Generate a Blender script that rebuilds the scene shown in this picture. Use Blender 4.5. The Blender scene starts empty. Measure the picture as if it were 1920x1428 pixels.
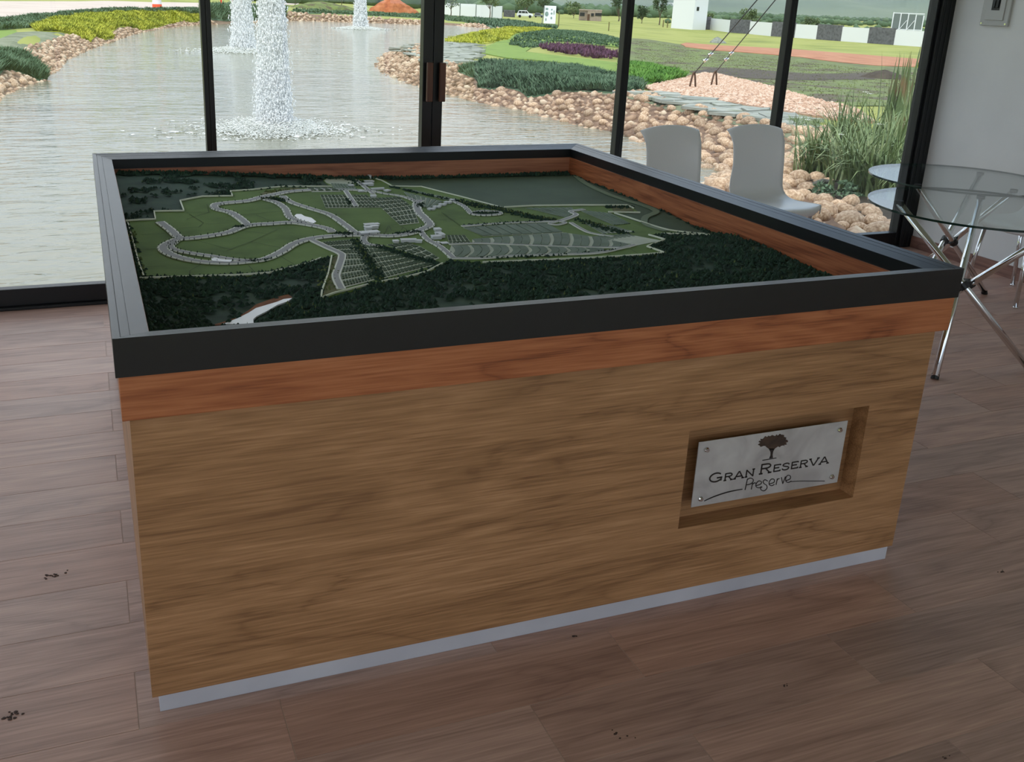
import bpy, bmesh, math, random
import numpy as np
from mathutils import Vector, Matrix
from mathutils.geometry import delaunay_2d_cdt

rnd = random.Random(11)
scene = bpy.context.scene
COL = scene.collection

# ------------------------------------------------------------------ camera
F_PX, PX0, PY0 = 1823.757, 867.437, 604.758
CAM = np.array([-0.0128, -1.9235, 1.6])
YAW, PITCH, ROLL = 0.3726, 0.3247, 0.0366
_f = np.array([math.sin(YAW)*math.cos(PITCH), math.cos(YAW)*math.cos(PITCH), -math.sin(PITCH)])
_r = np.array([math.cos(YAW), -math.sin(YAW), 0.0])
_u = np.cross(_r, _f)
RGT = math.cos(ROLL)*_r + math.sin(ROLL)*_u
UPV = -math.sin(ROLL)*_r + math.cos(ROLL)*_u
FWD = _f
cam_data = bpy.data.cameras.new('camera')
cam = bpy.data.objects.new('camera', cam_data)
COL.objects.link(cam)
cam.matrix_world = Matrix(((RGT[0], UPV[0], -FWD[0], CAM[0]), (RGT[1], UPV[1], -FWD[1], CAM[1]),
                           (RGT[2], UPV[2], -FWD[2], CAM[2]), (0, 0, 0, 1)))
cam_data.sensor_width = 36.0
cam_data.sensor_fit = 'HORIZONTAL'
cam_data.lens = F_PX/1920*36.0
cam_data.shift_x = (960-PX0)/1920
cam_data.shift_y = (PY0-714)/1920
cam_data.clip_start = 0.05
cam_data.clip_end = 9000
scene.camera = cam

# ------------------------------------------------------------------ world, sun, exposure
world = bpy.data.worlds.new('overcast_sky')
scene.world = world
world.use_nodes = True
nt = world.node_tree
nt.nodes.clear()
tc = nt.nodes.new('ShaderNodeTexCoord')
mp = nt.nodes.new('ShaderNodeMapping'); mp.inputs['Scale'].default_value = (1, 1, 2.2)
nz = nt.nodes.new('ShaderNodeTexNoise'); nz.inputs['Scale'].default_value = 2.3; nz.inputs['Detail'].default_value = 5
rp = nt.nodes.new('ShaderNodeValToRGB')
rp.color_ramp.elements[0].position = 0.36; rp.color_ramp.elements[0].color = (0.42, 0.58, 0.82, 1)
rp.color_ramp.elements[1].position = 0.60; rp.color_ramp.elements[1].color = (0.92, 0.95, 1.0, 1)
bg = nt.nodes.new('ShaderNodeBackground'); bg.inputs['Strength'].default_value = 1.0
wo = nt.nodes.new('ShaderNodeOutputWorld')
nt.links.new(tc.outputs['Generated'], mp.inputs['Vector']); nt.links.new(mp.outputs['Vector'], nz.inputs['Vector'])
nt.links.new(nz.outputs['Fac'], rp.inputs['Fac']); nt.links.new(rp.outputs['Color'], bg.inputs['Color'])
nt.links.new(bg.outputs['Background'], wo.inputs['Surface'])

sd = bpy.data.lights.new('sun_offscreen', 'SUN'); sd.energy = 1.1; sd.angle = math.radians(14); sd.color = (1.0, 0.95, 0.87)
sun = bpy.data.objects.new('sun_offscreen', sd); COL.objects.link(sun)
sun.rotation_euler = Vector((0.42, 0.50, -1.35)).to_track_quat('-Z', 'Y').to_euler()

scene.view_settings.view_transform = 'Standard'
scene.view_settings.look = 'None'
scene.view_settings.gamma = 1.0
scene.view_settings.use_curve_mapping = False
scene.view_settings.exposure = 0.90
scene.cycles.use_denoising = True
scene.cycles.transparent_max_bounces = 24
scene.cycles.max_bounces = 10
scene.cycles.diffuse_bounces = 5

# ------------------------------------------------------------------ helpers
def ray(x, y):
    return FWD + (x-PX0)/F_PX*RGT - (y-PY0)/F_PX*UPV
def onz(x, y, z): d = ray(x, y); return CAM + d*((z-CAM[2])/d[2])
def ony(x, y, Y): d = ray(x, y); return CAM + d*((Y-CAM[1])/d[1])
def onx(x, y, X): d = ray(x, y); return CAM + d*((X-CAM[0])/d[0])
def pix(p):
    d = np.array(p)-CAM; z = d@FWD
    return PX0+F_PX*(d@RGT)/z, PY0-F_PX*(d@UPV)/z, z

def lin(c):
    return tuple(((v/255)/12.92 if v/255 <= .04045 else ((v/255+.055)/1.055)**2.4) for v in c)

class MB:
    def __init__(s): s.v = []; s.f = []; s.m = []
    def add(s, vs, fs, mi=0):
        o = len(s.v); s.v.extend([tuple(map(float, p)) for p in vs])
        s.f.extend([tuple(i+o for i in f) for f in fs]); s.m.extend([mi]*len(fs)); return s
    def box(s, x0, x1, y0, y1, z0, z1, mi=0):
        return s.add([(x0,y0,z0),(x1,y0,z0),(x1,y1,z0),(x0,y1,z0),(x0,y0,z1),(x1,y0,z1),(x1,y1,z1),(x0,y1,z1)],
                     [(0,3,2,1),(4,5,6,7),(0,1,5,4),(1,2,6,5),(2,3,7,6),(3,0,4,7)], mi)
    def obox(s, c, ax, ay, hx, hy, z0, z1, mi=0):
        c = np.array(c[:2]); ax = np.array(ax[:2]); ay = np.array(ay[:2])
        q = [c-ax*hx-ay*hy, c+ax*hx-ay*hy, c+ax*hx+ay*hy, c-ax*hx+ay*hy]
        return s.prism(q, z0, z1, mi)
    def prism(s, poly, z0, z1, mi=0):
        n = len(poly)
        vs = [(p[0],p[1],z0) for p in poly]+[(p[0],p[1],z1) for p in poly]
        fs = [tuple(range(n-1,-1,-1)), tuple(range(n, 2*n))]+[(i,(i+1)%n,n+(i+1)%n,n+i) for i in range(n)]
        return s.add(vs, fs, mi)
    def tube(s, pts, r, n=10, mi=0, cap=True):
        pts = [np.array(p, float) for p in pts]
        rs = r if isinstance(r, (list, tuple)) else [r]*len(pts)
        vs = []; up = None
        for i, p in enumerate(pts):
            t = pts[min(i+1, len(pts)-1)]-pts[max(i-1, 0)]; t /= np.linalg.norm(t)
            if up is None:
                up = np.array([0,0,1.]) if abs(t[2]) < .9 else np.array([1.,0,0])
            a = np.cross(t, up); a /= np.linalg.norm(a); b = np.cross(a, t); up = b
            for k in range(n):
                w = 2*math.pi*k/n; vs.append(p+rs[i]*(math.cos(w)*a+math.sin(w)*b))
        fs = [(i*n+k, i*n+(k+1)%n, (i+1)*n+(k+1)%n, (i+1)*n+k) for i in range(len(pts)-1) for k in range(n)]
        if cap: fs += [tuple(range(n-1,-1,-1)), tuple(range((len(pts)-1)*n, len(pts)*n))]
        return s.add(vs, fs, mi)
    def build(s, name, mats, parent=None, smooth=False, bevel=0, seg=2):
        me = bpy.data.meshes.new(name)
        me.from_pydata(s.v, [], s.f)
        mats = mats if isinstance(mats, (list, tuple)) else [mats]
        for m in mats: me.materials.append(m)
        if len(mats) > 1: me.polygons.foreach_set('material_index', s.m)
        me.update()
        if smooth: me.polygons.foreach_set('use_smooth', [True]*len(me.polygons))
        return link(name, me, parent, bevel, seg)

def link(name, me, parent=None, bevel=0, seg=2):
    o = bpy.data.objects.new(name, me); COL.objects.link(o)
    if parent is not None:
        o.parent = parent
        o.matrix_parent_inverse = parent_world(parent).inverted()
    if bevel:
        b = o.modifiers.new('bevel', 'BEVEL'); b.width = bevel; b.segments = seg; b.limit_method = 'ANGLE'
        b.angle_limit = math.radians(40)
        if seg > 1: b.harden_normals = False
    return o

def parent_world(o):
    m = Matrix.LocRotScale(o.location, o.rotation_euler, o.scale)
    if o.parent is not None: m = parent_world(o.parent) @ o.matrix_parent_inverse @ m
    return m

def tag(o, label=None, cat=None, group=None, kind=None):
    if label: o['label'] = label
    if cat: o['category'] = cat
    if group: o['group'] = group
    if kind: o['kind'] = kind
    return o
def empty(name, loc=(0,0,0), rz=0, **k):
    o = bpy.data.objects.new(name, None); COL.objects.link(o)
    o.location = tuple(float(v) for v in loc); o.rotation_euler = (0,0,rz); o.empty_display_size = .1
    return tag(o, **k)

# ------------------------------------------------------------------ materials
def node(t, kind, **kw):
    n = t.nodes.new(kind)
    for k, v in kw.items(): n.inputs[k].default_value = v
    return n
def mat(name, cols, rough=.5, metal=0.0, scale=6, stretch=(1,1,1), bump=0.0, bscale=None, rand=0.0, spec=.5,
        detail=5, distort=0.0, lo=.3, hi=.7, rvar=0.0, sat=0.0, trans=0.0, rot=(0,0,0), bdist=.01):
    m = bpy.data.materials.new(name); m.use_nodes = True; t = m.node_tree
    b = t.nodes['Principled BSDF']
    cols = [lin(c) if max(c) > 1.001 else tuple(c) for c in (cols if isinstance(cols, list) else [cols])]
    b.inputs['Roughness'].default_value = rough; b.inputs['Metallic'].default_value = metal
    b.inputs['Specular IOR Level'].default_value = spec
    co = node(t, 'ShaderNodeTexCoord'); mpn = node(t, 'ShaderNodeMapping', Scale=stretch, Rotation=rot)
    t.links.new(co.outputs['Object'], mpn.inputs['Vector'])
    src = mpn.outputs['Vector']
    if rand:
        oi = node(t, 'ShaderNodeObjectInfo')
        mul = t.nodes.new('ShaderNodeVectorMath'); mul.operation = 'SCALE'; mul.inputs['Scale'].default_value = 37.0
        cb = t.nodes.new('ShaderNodeCombineXYZ')
        for k in range(3): t.links.new(oi.outputs['Random'], cb.inputs[k])
        t.links.new(cb.outputs['Vector'], mul.inputs[0])
        ad = t.nodes.new('ShaderNodeVectorMath'); ad.operation = 'ADD'
        t.links.new(src, ad.inputs[0]); t.links.new(mul.outputs['Vector'], ad.inputs[1]); src = ad.outputs['Vector']
    n1 = node(t, 'ShaderNodeTexNoise', Scale=scale, Detail=detail, Distortion=distort); t.links.new(src, n1.inputs['Vector'])
    if len(cols) > 1:
        r = t.nodes.new('ShaderNodeValToRGB'); e = r.color_ramp.elements
        while len(e) < len(cols): e.new(.5)
        for i, c in enumerate(cols):
            e[i].position = lo+(hi-lo)*i/(len(cols)-1); e[i].color = (*c, 1)
        t.links.new(n1.outputs['Fac'], r.inputs['Fac']); cs = r.outputs['Color']
    else:
        rg = t.nodes.new('ShaderNodeRGB'); rg.outputs[0].default_value = (*cols[0], 1); cs = rg.outputs[0]
    if rand:
        hs = t.nodes.new('ShaderNodeHueSaturation')
        ma = t.nodes.new('ShaderNodeMapRange'); ma.inputs['To Min'].default_value = 1-rand; ma.inputs['To Max'].default_value = 1+rand
        t.links.new(oi.outputs['Random'], ma.inputs['Value']); t.links.new(ma.outputs['Result'], hs.inputs['Value'])
        t.links.new(cs, hs.inputs['Color']); cs = hs.outputs['Color']
    t.links.new(cs, b.inputs['Base Color'])
    if rvar:
        mr = t.nodes.new('ShaderNodeMapRange'); mr.inputs['To Min'].default_value = rough-rvar; mr.inputs['To Max'].default_value = rough+rvar
        t.links.new(n1.outputs['Fac'], mr.inputs['Value']); t.links.new(mr.outputs['Result'], b.inputs['Roughness'])
    if bump:
        n2 = node(t, 'ShaderNodeTexNoise', Scale=bscale or scale*3, Detail=5); t.links.new(src, n2.inputs['Vector'])
        bp = node(t, 'ShaderNodeBump', Strength=bump, Distance=bdist)
        t.links.new(n2.outputs['Fac'], bp.inputs['Height']); t.links.new(bp.outputs['Normal'], b.inputs['Normal'])
    return m

def wood(name, cols, along='x', rough=.45, ring=1.0, grain=1.0, rand=0.0, spec=.5, bump=.08, knots=0.0, fig=.07):
    """figured wood: stretched warped noise for cathedral figure, fine fibre noise on top"""
    m = bpy.data.materials.new(name); m.use_nodes = True; t = m.node_tree
    b = t.nodes['Principled BSDF']; b.inputs['Roughness'].default_value = rough; b.inputs['Specular IOR Level'].default_value = spec
    cols = [lin(c) for c in cols]
    st = {'x': (.16, 1, 1), 'y': (1, .16, 1), 'z': (1, 1, .16)}[along]
    sf = {'x': (.03, 1, 1), 'y': (1, .03, 1), 'z': (1, 1, .03)}[along]
    co = node(t, 'ShaderNodeTexCoord'); src = co.outputs['Object']
    oi = node(t, 'ShaderNodeObjectInfo')
    if rand:
        cb = t.nodes.new('ShaderNodeCombineXYZ'); ml = t.nodes.new('ShaderNodeMath'); ml.operation = 'MULTIPLY'; ml.inputs[1].default_value = 91.0
        t.links.new(oi.outputs['Random'], ml.inputs[0])
        for k in range(3): t.links.new(ml.outputs[0], cb.inputs[k])
        ad = t.nodes.new('ShaderNodeVectorMath'); ad.operation = 'ADD'
        t.links.new(src, ad.inputs[0]); t.links.new(cb.outputs[0], ad.inputs[1]); src = ad.outputs[0]
    m1 = node(t, 'ShaderNodeMapping', Scale=st); m2 = node(t, 'ShaderNodeMapping', Scale=sf)
    t.links.new(src, m1.inputs['Vector']); t.links.new(src, m2.inputs['Vector'])
    nb = node(t, 'ShaderNodeTexNoise', Scale=5.5*ring, Detail=3, Distortion=1.2); t.links.new(m1.outputs[0], nb.inputs['Vector'])
    sn = t.nodes.new('ShaderNodeMath'); sn.operation = 'MULTIPLY'; sn.inputs[1].default_value = 9.0
    t.links.new(nb.outputs['Fac'], sn.inputs[0])
    pp = t.nodes.new('ShaderNodeMath'); pp.operation = 'PINGPONG'; pp.inputs[1].default_value = 1.0
    t.links.new(sn.outputs[0], pp.inputs[0])
    nf = node(t, 'ShaderNodeTexNoise', Scale=120*grain, Detail=4); t.links.new(m2.outputs[0], nf.inputs['Vector'])
    nl = node(t, 'ShaderNodeTexNoise', Scale=3.0, Detail=2); t.links.new(m1.outputs[0], nl.inputs['Vector'])
    def mth(op, a, c):
        q = t.nodes.new('ShaderNodeMath'); q.operation = op
        for i, w in enumerate((a, c)):
            if isinstance(w, (int, float)): q.inputs[i].default_value = w
            else: t.links.new(w, q.inputs[i])
        return q.outputs[0]
    h = mth('ADD', mth('MULTIPLY', pp.outputs[0], .17), mth('ADD', mth('MULTIPLY', nf.outputs['Fac'], .70), mth('MULTIPLY', nl.outputs['Fac'], .26)))
    lr = t.nodes.new('ShaderNodeMapRange'); lr.inputs['From Min'].default_value = 0; lr.inputs['From Max'].default_value = .16; lr.inputs['To Min'].default_value = -fig; lr.inputs['To Max'].default_value = 0
    t.links.new(pp.outputs[0], lr.inputs['Value']); h = mth('ADD', h, lr.outputs['Result'])
    if knots:
        vk = t.nodes.new('ShaderNodeTexVoronoi'); vk.inputs['Scale'].default_value = 1.9; t.links.new(m1.outputs[0], vk.inputs['Vector'])
        kr = t.nodes.new('ShaderNodeMapRange'); kr.inputs['From Min'].default_value = .0; kr.inputs['From Max'].default_value = .28
        kr.inputs['To Min'].default_value = -knots; kr.inputs['To Max'].default_value = 0
        t.links.new(vk.outputs['Distance'], kr.inputs['Value']); h = mth('ADD', h, kr.outputs['Result'])
    r = t.nodes.new('ShaderNodeValToRGB'); e = r.color_ramp.elements
    while len(e) < len(cols): e.new(.5)
    for i, c in enumerate(cols): e[i].position = .34+.46*i/(len(cols)-1); e[i].color = (*c, 1)
    t.links.new(h, r.inputs['Fac']); cs = r.outputs['Color']
    if rand:
        hs = t.nodes.new('ShaderNodeHueSaturation'); ma = t.nodes.new('ShaderNodeMapRange')
        ma.inputs['To Min'].default_value = 1-rand; ma.inputs['To Max'].default_value = 1+rand
        t.links.new(oi.outputs['Random'], ma.inputs['Value']); t.links.new(ma.outputs['Result'], hs.inputs['Value'])
        sa = t.nodes.new('ShaderNodeMath'); sa.operation = 'MULTIPLY_ADD'; sa.inputs[1].default_value = rand*4; sa.inputs[2].default_value = 1-rand*2
        fr = t.nodes.new('ShaderNodeMath'); fr.operation = 'FRACT'; q7 = t.nodes.new('ShaderNodeMath'); q7.operation = 'MULTIPLY'; q7.inputs[1].default_value = 7.3
        t.links.new(oi.outputs['Random'], q7.inputs[0]); t.links.new(q7.outputs[0], fr.inputs[0]); t.links.new(fr.outputs[0], sa.inputs[0])
        t.links.new(sa.outputs[0], hs.inputs['Saturation'])
        t.links.new(cs, hs.inputs['Color']); cs = hs.outputs['Color']
    t.links.new(cs, b.inputs['Base Color'])
    if bump:
        bp = node(t, 'ShaderNodeBump', Strength=bump, Distance=.003); t.links.new(nf.outputs['Fac'], bp.inputs['Height'])
        t.links.new(bp.outputs['Normal'], b.inputs['Normal'])
    return m

def glass(name, tint=(1,1,1), ior=1.45):
    m = bpy.data.materials.new(name); m.use_nodes = True; t = m.node_tree; t.nodes.clear()
    o = t.nodes.new('ShaderNodeOutputMaterial'); mx = t.nodes.new('ShaderNodeMixShader')
    fr = node(t, 'ShaderNodeFresnel', IOR=ior); tr = t.nodes.new('ShaderNodeBsdfTransparent'); tr.inputs[0].default_value = (*tint, 1)
    gl = t.nodes.new('ShaderNodeBsdfGlossy'); gl.inputs['Roughness'].default_value = 0.0
    # the Fresnel of a thin sheet is the same seen from either face
    ge = t.nodes.new('ShaderNodeNewGeometry'); 
    ir = t.nodes.new('ShaderNodeMix'); ir.data_type = 'FLOAT'; ir.inputs['A'].default_value = ior; ir.inputs['B'].default_value = 1/ior
    t.links.new(ge.outputs['Backfacing'], ir.inputs['Factor']); t.links.new(ir.outputs['Result'], fr.inputs['IOR'])
    t.links.new(fr.outputs[0], mx.inputs[0]); t.links.new(tr.outputs[0], mx.inputs[1]); t.links.new(gl.outputs[0], mx.inputs[2])
    t.links.new(mx.outputs[0], o.inputs[0]); return m

M = {}
M['black_alu'] = mat('black_aluminium', (18,19,21), rough=.38, spec=.4)
M['frame_black'] = mat('black_painted_frame', [(13,15,16),(18,20,21)], rough=.32, scale=30, spec=.55)
M['glass'] = glass('window_glass', (.97,.985,.975))
M['table_glass'] = glass('table_glass', (.925,.955,.945), 1.5)
M['glass_edge'] = mat('green_glass_edge', (22,48,42), rough=.1)
M['white_wall'] = mat('white_plaster', [(212,212,212),(220,220,219)], rough=.85, scale=3, bump=.05, bscale=60)
M['ceiling'] = mat('ceiling_paint', (205,205,203), rough=.9)
M['grout'] = mat('floor_grout', (176,152,140), rough=.8)
M['plank'] = wood('wood_look_tile', [(142,111,100),(160,127,114),(176,141,127),(191,156,139)], 'x', rough=.38, ring=.9, grain=1.5, rand=.05, bump=.02)
M['baseboard'] = wood('wood_look_skirting', [(103,72,63),(134,99,87),(155,116,103)], 'y', rough=.5, ring=.8, grain=.5)
M['laminate'] = wood('oak_laminate', [(128,90,58),(149,108,71),(167,123,84),(183,138,98)], 'x', rough=.42, ring=1.0, grain=2.0, bump=.03, knots=.06)
M['laminate_dark'] = wood('oak_laminate_lining', [(106,75,48),(128,92,59),(145,108,70)], 'x', rough=.5, grain=.7, bump=.02)
M['cedar_x'] = wood('red_cedar_board', [(119,68,43),(153,92,62),(173,110,76),(185,123,89)], 'x', rough=.42, ring=1.0, grain=1.6, rand=.03, knots=.08)
M['cedar_y'] = wood('red_cedar_board_long', [(119,68,43),(153,92,62),(173,110,76),(185,123,89)], 'y', rough=.42, ring=1.0, grain=1.6, rand=.03, knots=.08)
M['steel'] = mat('brushed_steel', [(186,186,194),(204,204,211)], rough=.45, metal=.25, scale=4, stretch=(1,1,1), rvar=.1)
M['plate'] = mat('scuffed_steel_plate', [(176,172,170),(196,192,190),(210,207,204)], rough=.42, metal=.45, scale=9, detail=8, distort=1.0, rvar=.15)
M['chrome'] = mat('chrome', (225,226,228), rough=.06, metal=1.0)
M['letter'] = mat('cut_lettering', (34,22,16), rough=.7)
M['white_plastic'] = mat('white_plastic', (226,227,228), rough=.32, spec=.5)
M['black_plastic'] = mat('black_plastic', (20,20,21), rough=.45)
M['box_grey'] = mat('enamelled_box', (178,178,176), rough=.45)
M['pull_wood'] = wood('dark_wood_pull', [(70,42,30),(98,62,46),(116,76,56)], 'z', rough=.5)
# ------------------------------------------------------------------ room shell
YW = 3.296          # inner face of the glazed front
XR = 5.45           # white wall
XL, YB, ZC = -3.2, -5.0, 3.5  # unseen left, rear and ceiling extents, sized to let in more daylight
floor = empty('floor', kind='structure')
MB().box(XL-.3, XR+.25, YB-.3, YW+.14, -.9, -.0008).build('floor_slab', M['grout'], floor)
ROW, LEN, Y0 = .2065, .8765, -.2125
proto = {}
far_planks = MB()
for k in range(-34, 18):
    ya, yb = Y0+k*ROW+.0012, Y0+(k+1)*ROW-.0012
    if yb > YW+.05: yb = YW+.05
    if yb-ya < .02 or ya < YB: continue
    off = .304 + (0 if k % 2 == 0 else .56) 
    for j in range(-7, 7):
        xa, xb = off+j*LEN+.0012, off+(j+1)*LEN-.0012
        xa, xb = max(xa, XL), min(xb, XR)
        if xb-xa < .02: continue
        under = xa > .12 and xb < 2.1 and ya > .12 and yb < 2.2
        near = xb > -1.5 and ya > -1.15 and not under
        if near:
            key = (round(xb-xa, 3), round(yb-ya, 3))
            if key not in proto:
                b = MB().box(0, key[0], 0, key[1], -.0035, 0)
                me = bpy.data.meshes.new('plank'); me.from_pydata(b.v, [], b.f); me.materials.append(M['plank']); proto[key] = me
            o = bpy.data.objects.new('plank', proto[key]); COL.objects.link(o); o.location = (xa, ya, 0); o.parent = floor
        else:
            far_planks.box(xa, xb, ya, yb, -.0035, 0)
tag(far_planks.build('plank_field', M['plank'], floor), kind='stuff')
# specks of dirt trodden onto the planks
def speck(px, py, n, r):
    c = onz(px, py, .0); b = MB()
    for i in range(n):
        x, y = c[0]+rnd.gauss(0, r), c[1]+rnd.gauss(0, r*.6); s = rnd.uniform(.0012, .0042)
        b.prism([(x+s*math.cos(a+rnd.uniform(-.3,.3))*rnd.uniform(.6,1.5), y+s*math.sin(a)*rnd.uniform(.5,1)) for a in np.linspace(0, 5.2, 6)], 0, rnd.uniform(.0008,.002))
    return b
M['dirt'] = mat('dried_mud', (62,46,40), rough=.9)
for (px, py, n, r, lab) in ((102,1078,16,.014,'crumbs of dried mud on a plank left of the table'), (22,1342,16,.016,'scattered dried mud crumbs at the floor edge left of the table'),
                       (1080,1192,5,.006,'small mud crumb just in front of the steel kick plate'), (1474,1285,5,.006,'pair of dark mud crumbs on the planks before the table'),
                       (1878,1072,5,.006,'small mud crumb on planks right of the display table'), (1155,1378,6,.016,'faint row of mud flecks on the front planks'), (1775,1418,4,.006,'short brown splinter of mud at the front of the floor')):
    tag(speck(px, py, n, r).build('mud_crumbs', M['dirt']), lab, 'dirt', kind='stuff')

wr = MB().box(XR, XR+.2, YB-.3, YW+.14, -.9, ZC).build('wall_right', M['white_wall']); tag(wr, kind='structure')
bb = empty('baseboard_right', kind='structure')
yy = YW-.02
while yy > YB:
    MB().box(XR-.012, XR, max(yy-.875, YB), yy-.002, 0, .082).build('skirting_tile', M['baseboard'], bb); yy -= .877
ce = MB().box(XL-.3, XR+.5, YB-.3, YW+.4, ZC, ZC+.25).build('ceiling', M['ceiling']); tag(ce, kind='structure')

def glazed(name, x0, x1, y, lstile=.025, rstile=.025, handle=None, depth=.06, axis='x', zt=3.3):
    """one framed sheet of glass between two mullion halves"""
    w = empty(name, kind='structure')
    def bx(n, a, b, c, d, z0, z1, m, bev=.003):
        if axis == 'x': return MB().box(a, b, y+c, y+d, z0, z1).build(n, m, w, bevel=bev)
        return MB().box(y+c, y+d, a, b, z0, z1).build(n, m, w, bevel=bev)
    bx('stile', x0, x0+lstile, 0, depth, 0, zt, M['black_alu']); bx('stile', x1-rstile, x1, 0, depth, 0, zt, M['black_alu'])
    bx('bottom_rail', x0+lstile, x1-rstile, 0, depth, .016, .105, M['black_alu'])
    bx('sill_track', x0, x1, -.03, depth+.02, 0, .016, M['black_alu'])
    bx('top_rail', x0+lstile, x1-rstile, 0, depth, zt-.09, zt, M['black_alu'])
    bx('pane', x0+lstile-.005, x1-rstile+.005, depth*.5-.003, depth*.5+.003, .10, zt-.085, M['glass'], 0)
    if handle is not None:
        hx = handle
        bx('handle', hx-.017, hx+.017, -.045, -.022, 1.035, 1.245, M['pull_wood'], .004)
        for z in (1.07, 1.21): bx('handle_post', hx-.008, hx+.008, -.022, 0, z-.008, z+.008, M['black_alu'], 0)
    return w
glazed('window_1', -1.79, -.60, YW); glazed('window_2', -.60, .590, YW)
glazed('door_1', .590, 1.797, YW, .025, .058, handle=1.768); glazed('door_2', 1.799, 3.005, YW, .058, .025, handle=1.842)
glazed('window_3', 3.005, 4.165, YW); glazed('window_4', 4.165, 5.34, YW)
glazed('window_5', XL+.02, -1.79, YW)
t = MB().box(5.34, XR, YW-.02, YW+.10, 0, ZC); t.box(5.34+.03, 5.34+.034, YW-.024, YW-.02, 0, ZC); t.box(5.34+.07, 5.34+.074, YW-.024, YW-.02, 0, ZC)
tag(t.build('trim_1', M['black_alu'], bevel=.004), kind='structure')
tag(MB().box(XL, XR, YW-.02, YW+.1, 3.3, ZC).build('trim_2', M['black_alu']), kind='structure')
n = 6
for i in range(6):     # glazed left side and back of the pavilion, unseen, set close and tall for daylight
    k = (YW-YB-.10)/6; ya = YB+.08+k*i
    glazed('window_%d' % n, ya, ya+k-.01, XL, axis='y'); n += 1
for i in range(6):
    k = (XR-XL-.10)/6; xa = XL+.08+k*i
    glazed('window_%d' % n, xa, xa+k-.01, YB, axis='x'); n += 1
tag(MB().box(XL-.02, XL+.08, YB, YW, 3.3, ZC).build('trim_3', M['black_alu']), kind='structure')
tag(MB().box(XL, XR, YB-.02, YB+.08, 3.3, ZC).build('trim_4', M['black_alu']), kind='structure')

# ------------------------------------------------------------------ display table
W, D, ZT = 2.216, 2.330, .935
dt = empty('display_table', (W/2, D/2, 0), label='square wooden display table with black frame rim and engraved steel sign', cat='table')
KZ = .0449
kick = MB().box(.036, W-.036, .0376, D-.0376, 0, KZ+.004).build('kick_plate', M['steel'], dt, bevel=.0015)
kick['label'] = 'brushed steel kick plate'
# front panel with the sign recess
PX_, PY_, PZ0, PZ1 = .021, .0354, KZ, .757
RX0, RX1, RZ0, RZ1, RD = 1.405, 2.003, .242, .535, .055
xs = [PX_, RX0, RX1, W-PX_]; zs = [PZ0, RZ0, RZ1, PZ1]
b = MB()
for i in range(3):
    for j in range(3):
        if i == 1 and j == 1: continue
        b.add([(xs[i],PY_,zs[j]),(xs[i+1],PY_,zs[j]),(xs[i+1],PY_,zs[j+1]),(xs[i],PY_,zs[j+1])], [(0,1,2,3)])
b.add([(PX_,PY_,PZ0),(PX_,PY_+.018,PZ0),(PX_,PY_+.018,PZ1),(PX_,PY_,PZ1),(W-PX_,PY_,PZ0),(W-PX_,PY_+.018,PZ0),(W-PX_,PY_+.018,PZ1),(W-PX_,PY_,PZ1)],
      [(0,3,2,1),(4,5,6,7),(0,1,5,4)])
b.build('front_panel', M['laminate'], dt)
b = MB()   # lining of the recess
y0, y1 = PY_, PY_+RD
b.add([(RX0,y0,RZ0),(RX1,y0,RZ0),(RX1,y0,RZ1),(RX0,y0,RZ1),(RX0,y1,RZ0),(RX1,y1,RZ0),(RX1,y1,RZ1),(RX0,y1,RZ1)],
      [(0,1,5,4),(1,2,6,5),(2,3,7,6),(3,0,4,7),(4,5,6,7)])
b.build('recess_lining', M['laminate'], dt)
M['laminate_y'] = wood('oak_laminate_side', [(128,90,58),(149,108,71),(167,123,84),(183,138,98)], 'y', rough=.42, grain=.7, bump=.03)
MB().box(PX_, PX_+.018, PY_+.018, D-PY_, PZ0, PZ1).build('side_panel', M['laminate_y'], dt, bevel=.001)
MB().box(W-PX_-.018, W-PX_, PY_+.018, D-PY_, PZ0, PZ1).build('side_panel', M['laminate_y'], dt, bevel=.001)
MB().box(PX_, W-PX_, D-PY_, D-PY_+.018, PZ0, PZ1).build('back_panel', M['laminate'], dt, bevel=.001)
# cedar band below the frame
ZB, ZF = .7531, ZT-.0836
i1 = .006
MB().box(i1, W-i1, i1, i1+.028, ZB, ZF).build('band_board', M['cedar_x'], dt, bevel=.0015)
MB().box(i1, W-i1, D-i1-.028, D-i1, ZB, ZF).build('band_board', M['cedar_x'], dt, bevel=.0015)
MB().box(i1, i1+.028, i1+.028, D-i1-.028, ZB, ZF).build('band_board', M['cedar_y'], dt, bevel=.0015)
MB().box(W-i1-.028, W-i1, i1+.028, D-i1-.028, ZB, ZF).build('band_board', M['cedar_y'], dt, bevel=.0015)
MB().box(.03, W-.03, .03, D-.03, ZB, ZB+.012).build('deck_board', M['laminate_dark'], dt)
# cedar lining inside
LI = .078
ins = [('x', LI, W-LI, LI-.02, LI), ('x', LI, W-LI, D-LI, D-LI+.02), ('y', LI-.02, LI, LI-.02, D-LI+.02), ('y', W-LI, W-LI+.02, LI-.02, D-LI+.02)]
for ax, a, c, d, e in ins:
    MB().box(a, c, d, e, ZB+.012, ZF+.03).build('inner_board', M['cedar_'+ax], dt)
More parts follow.
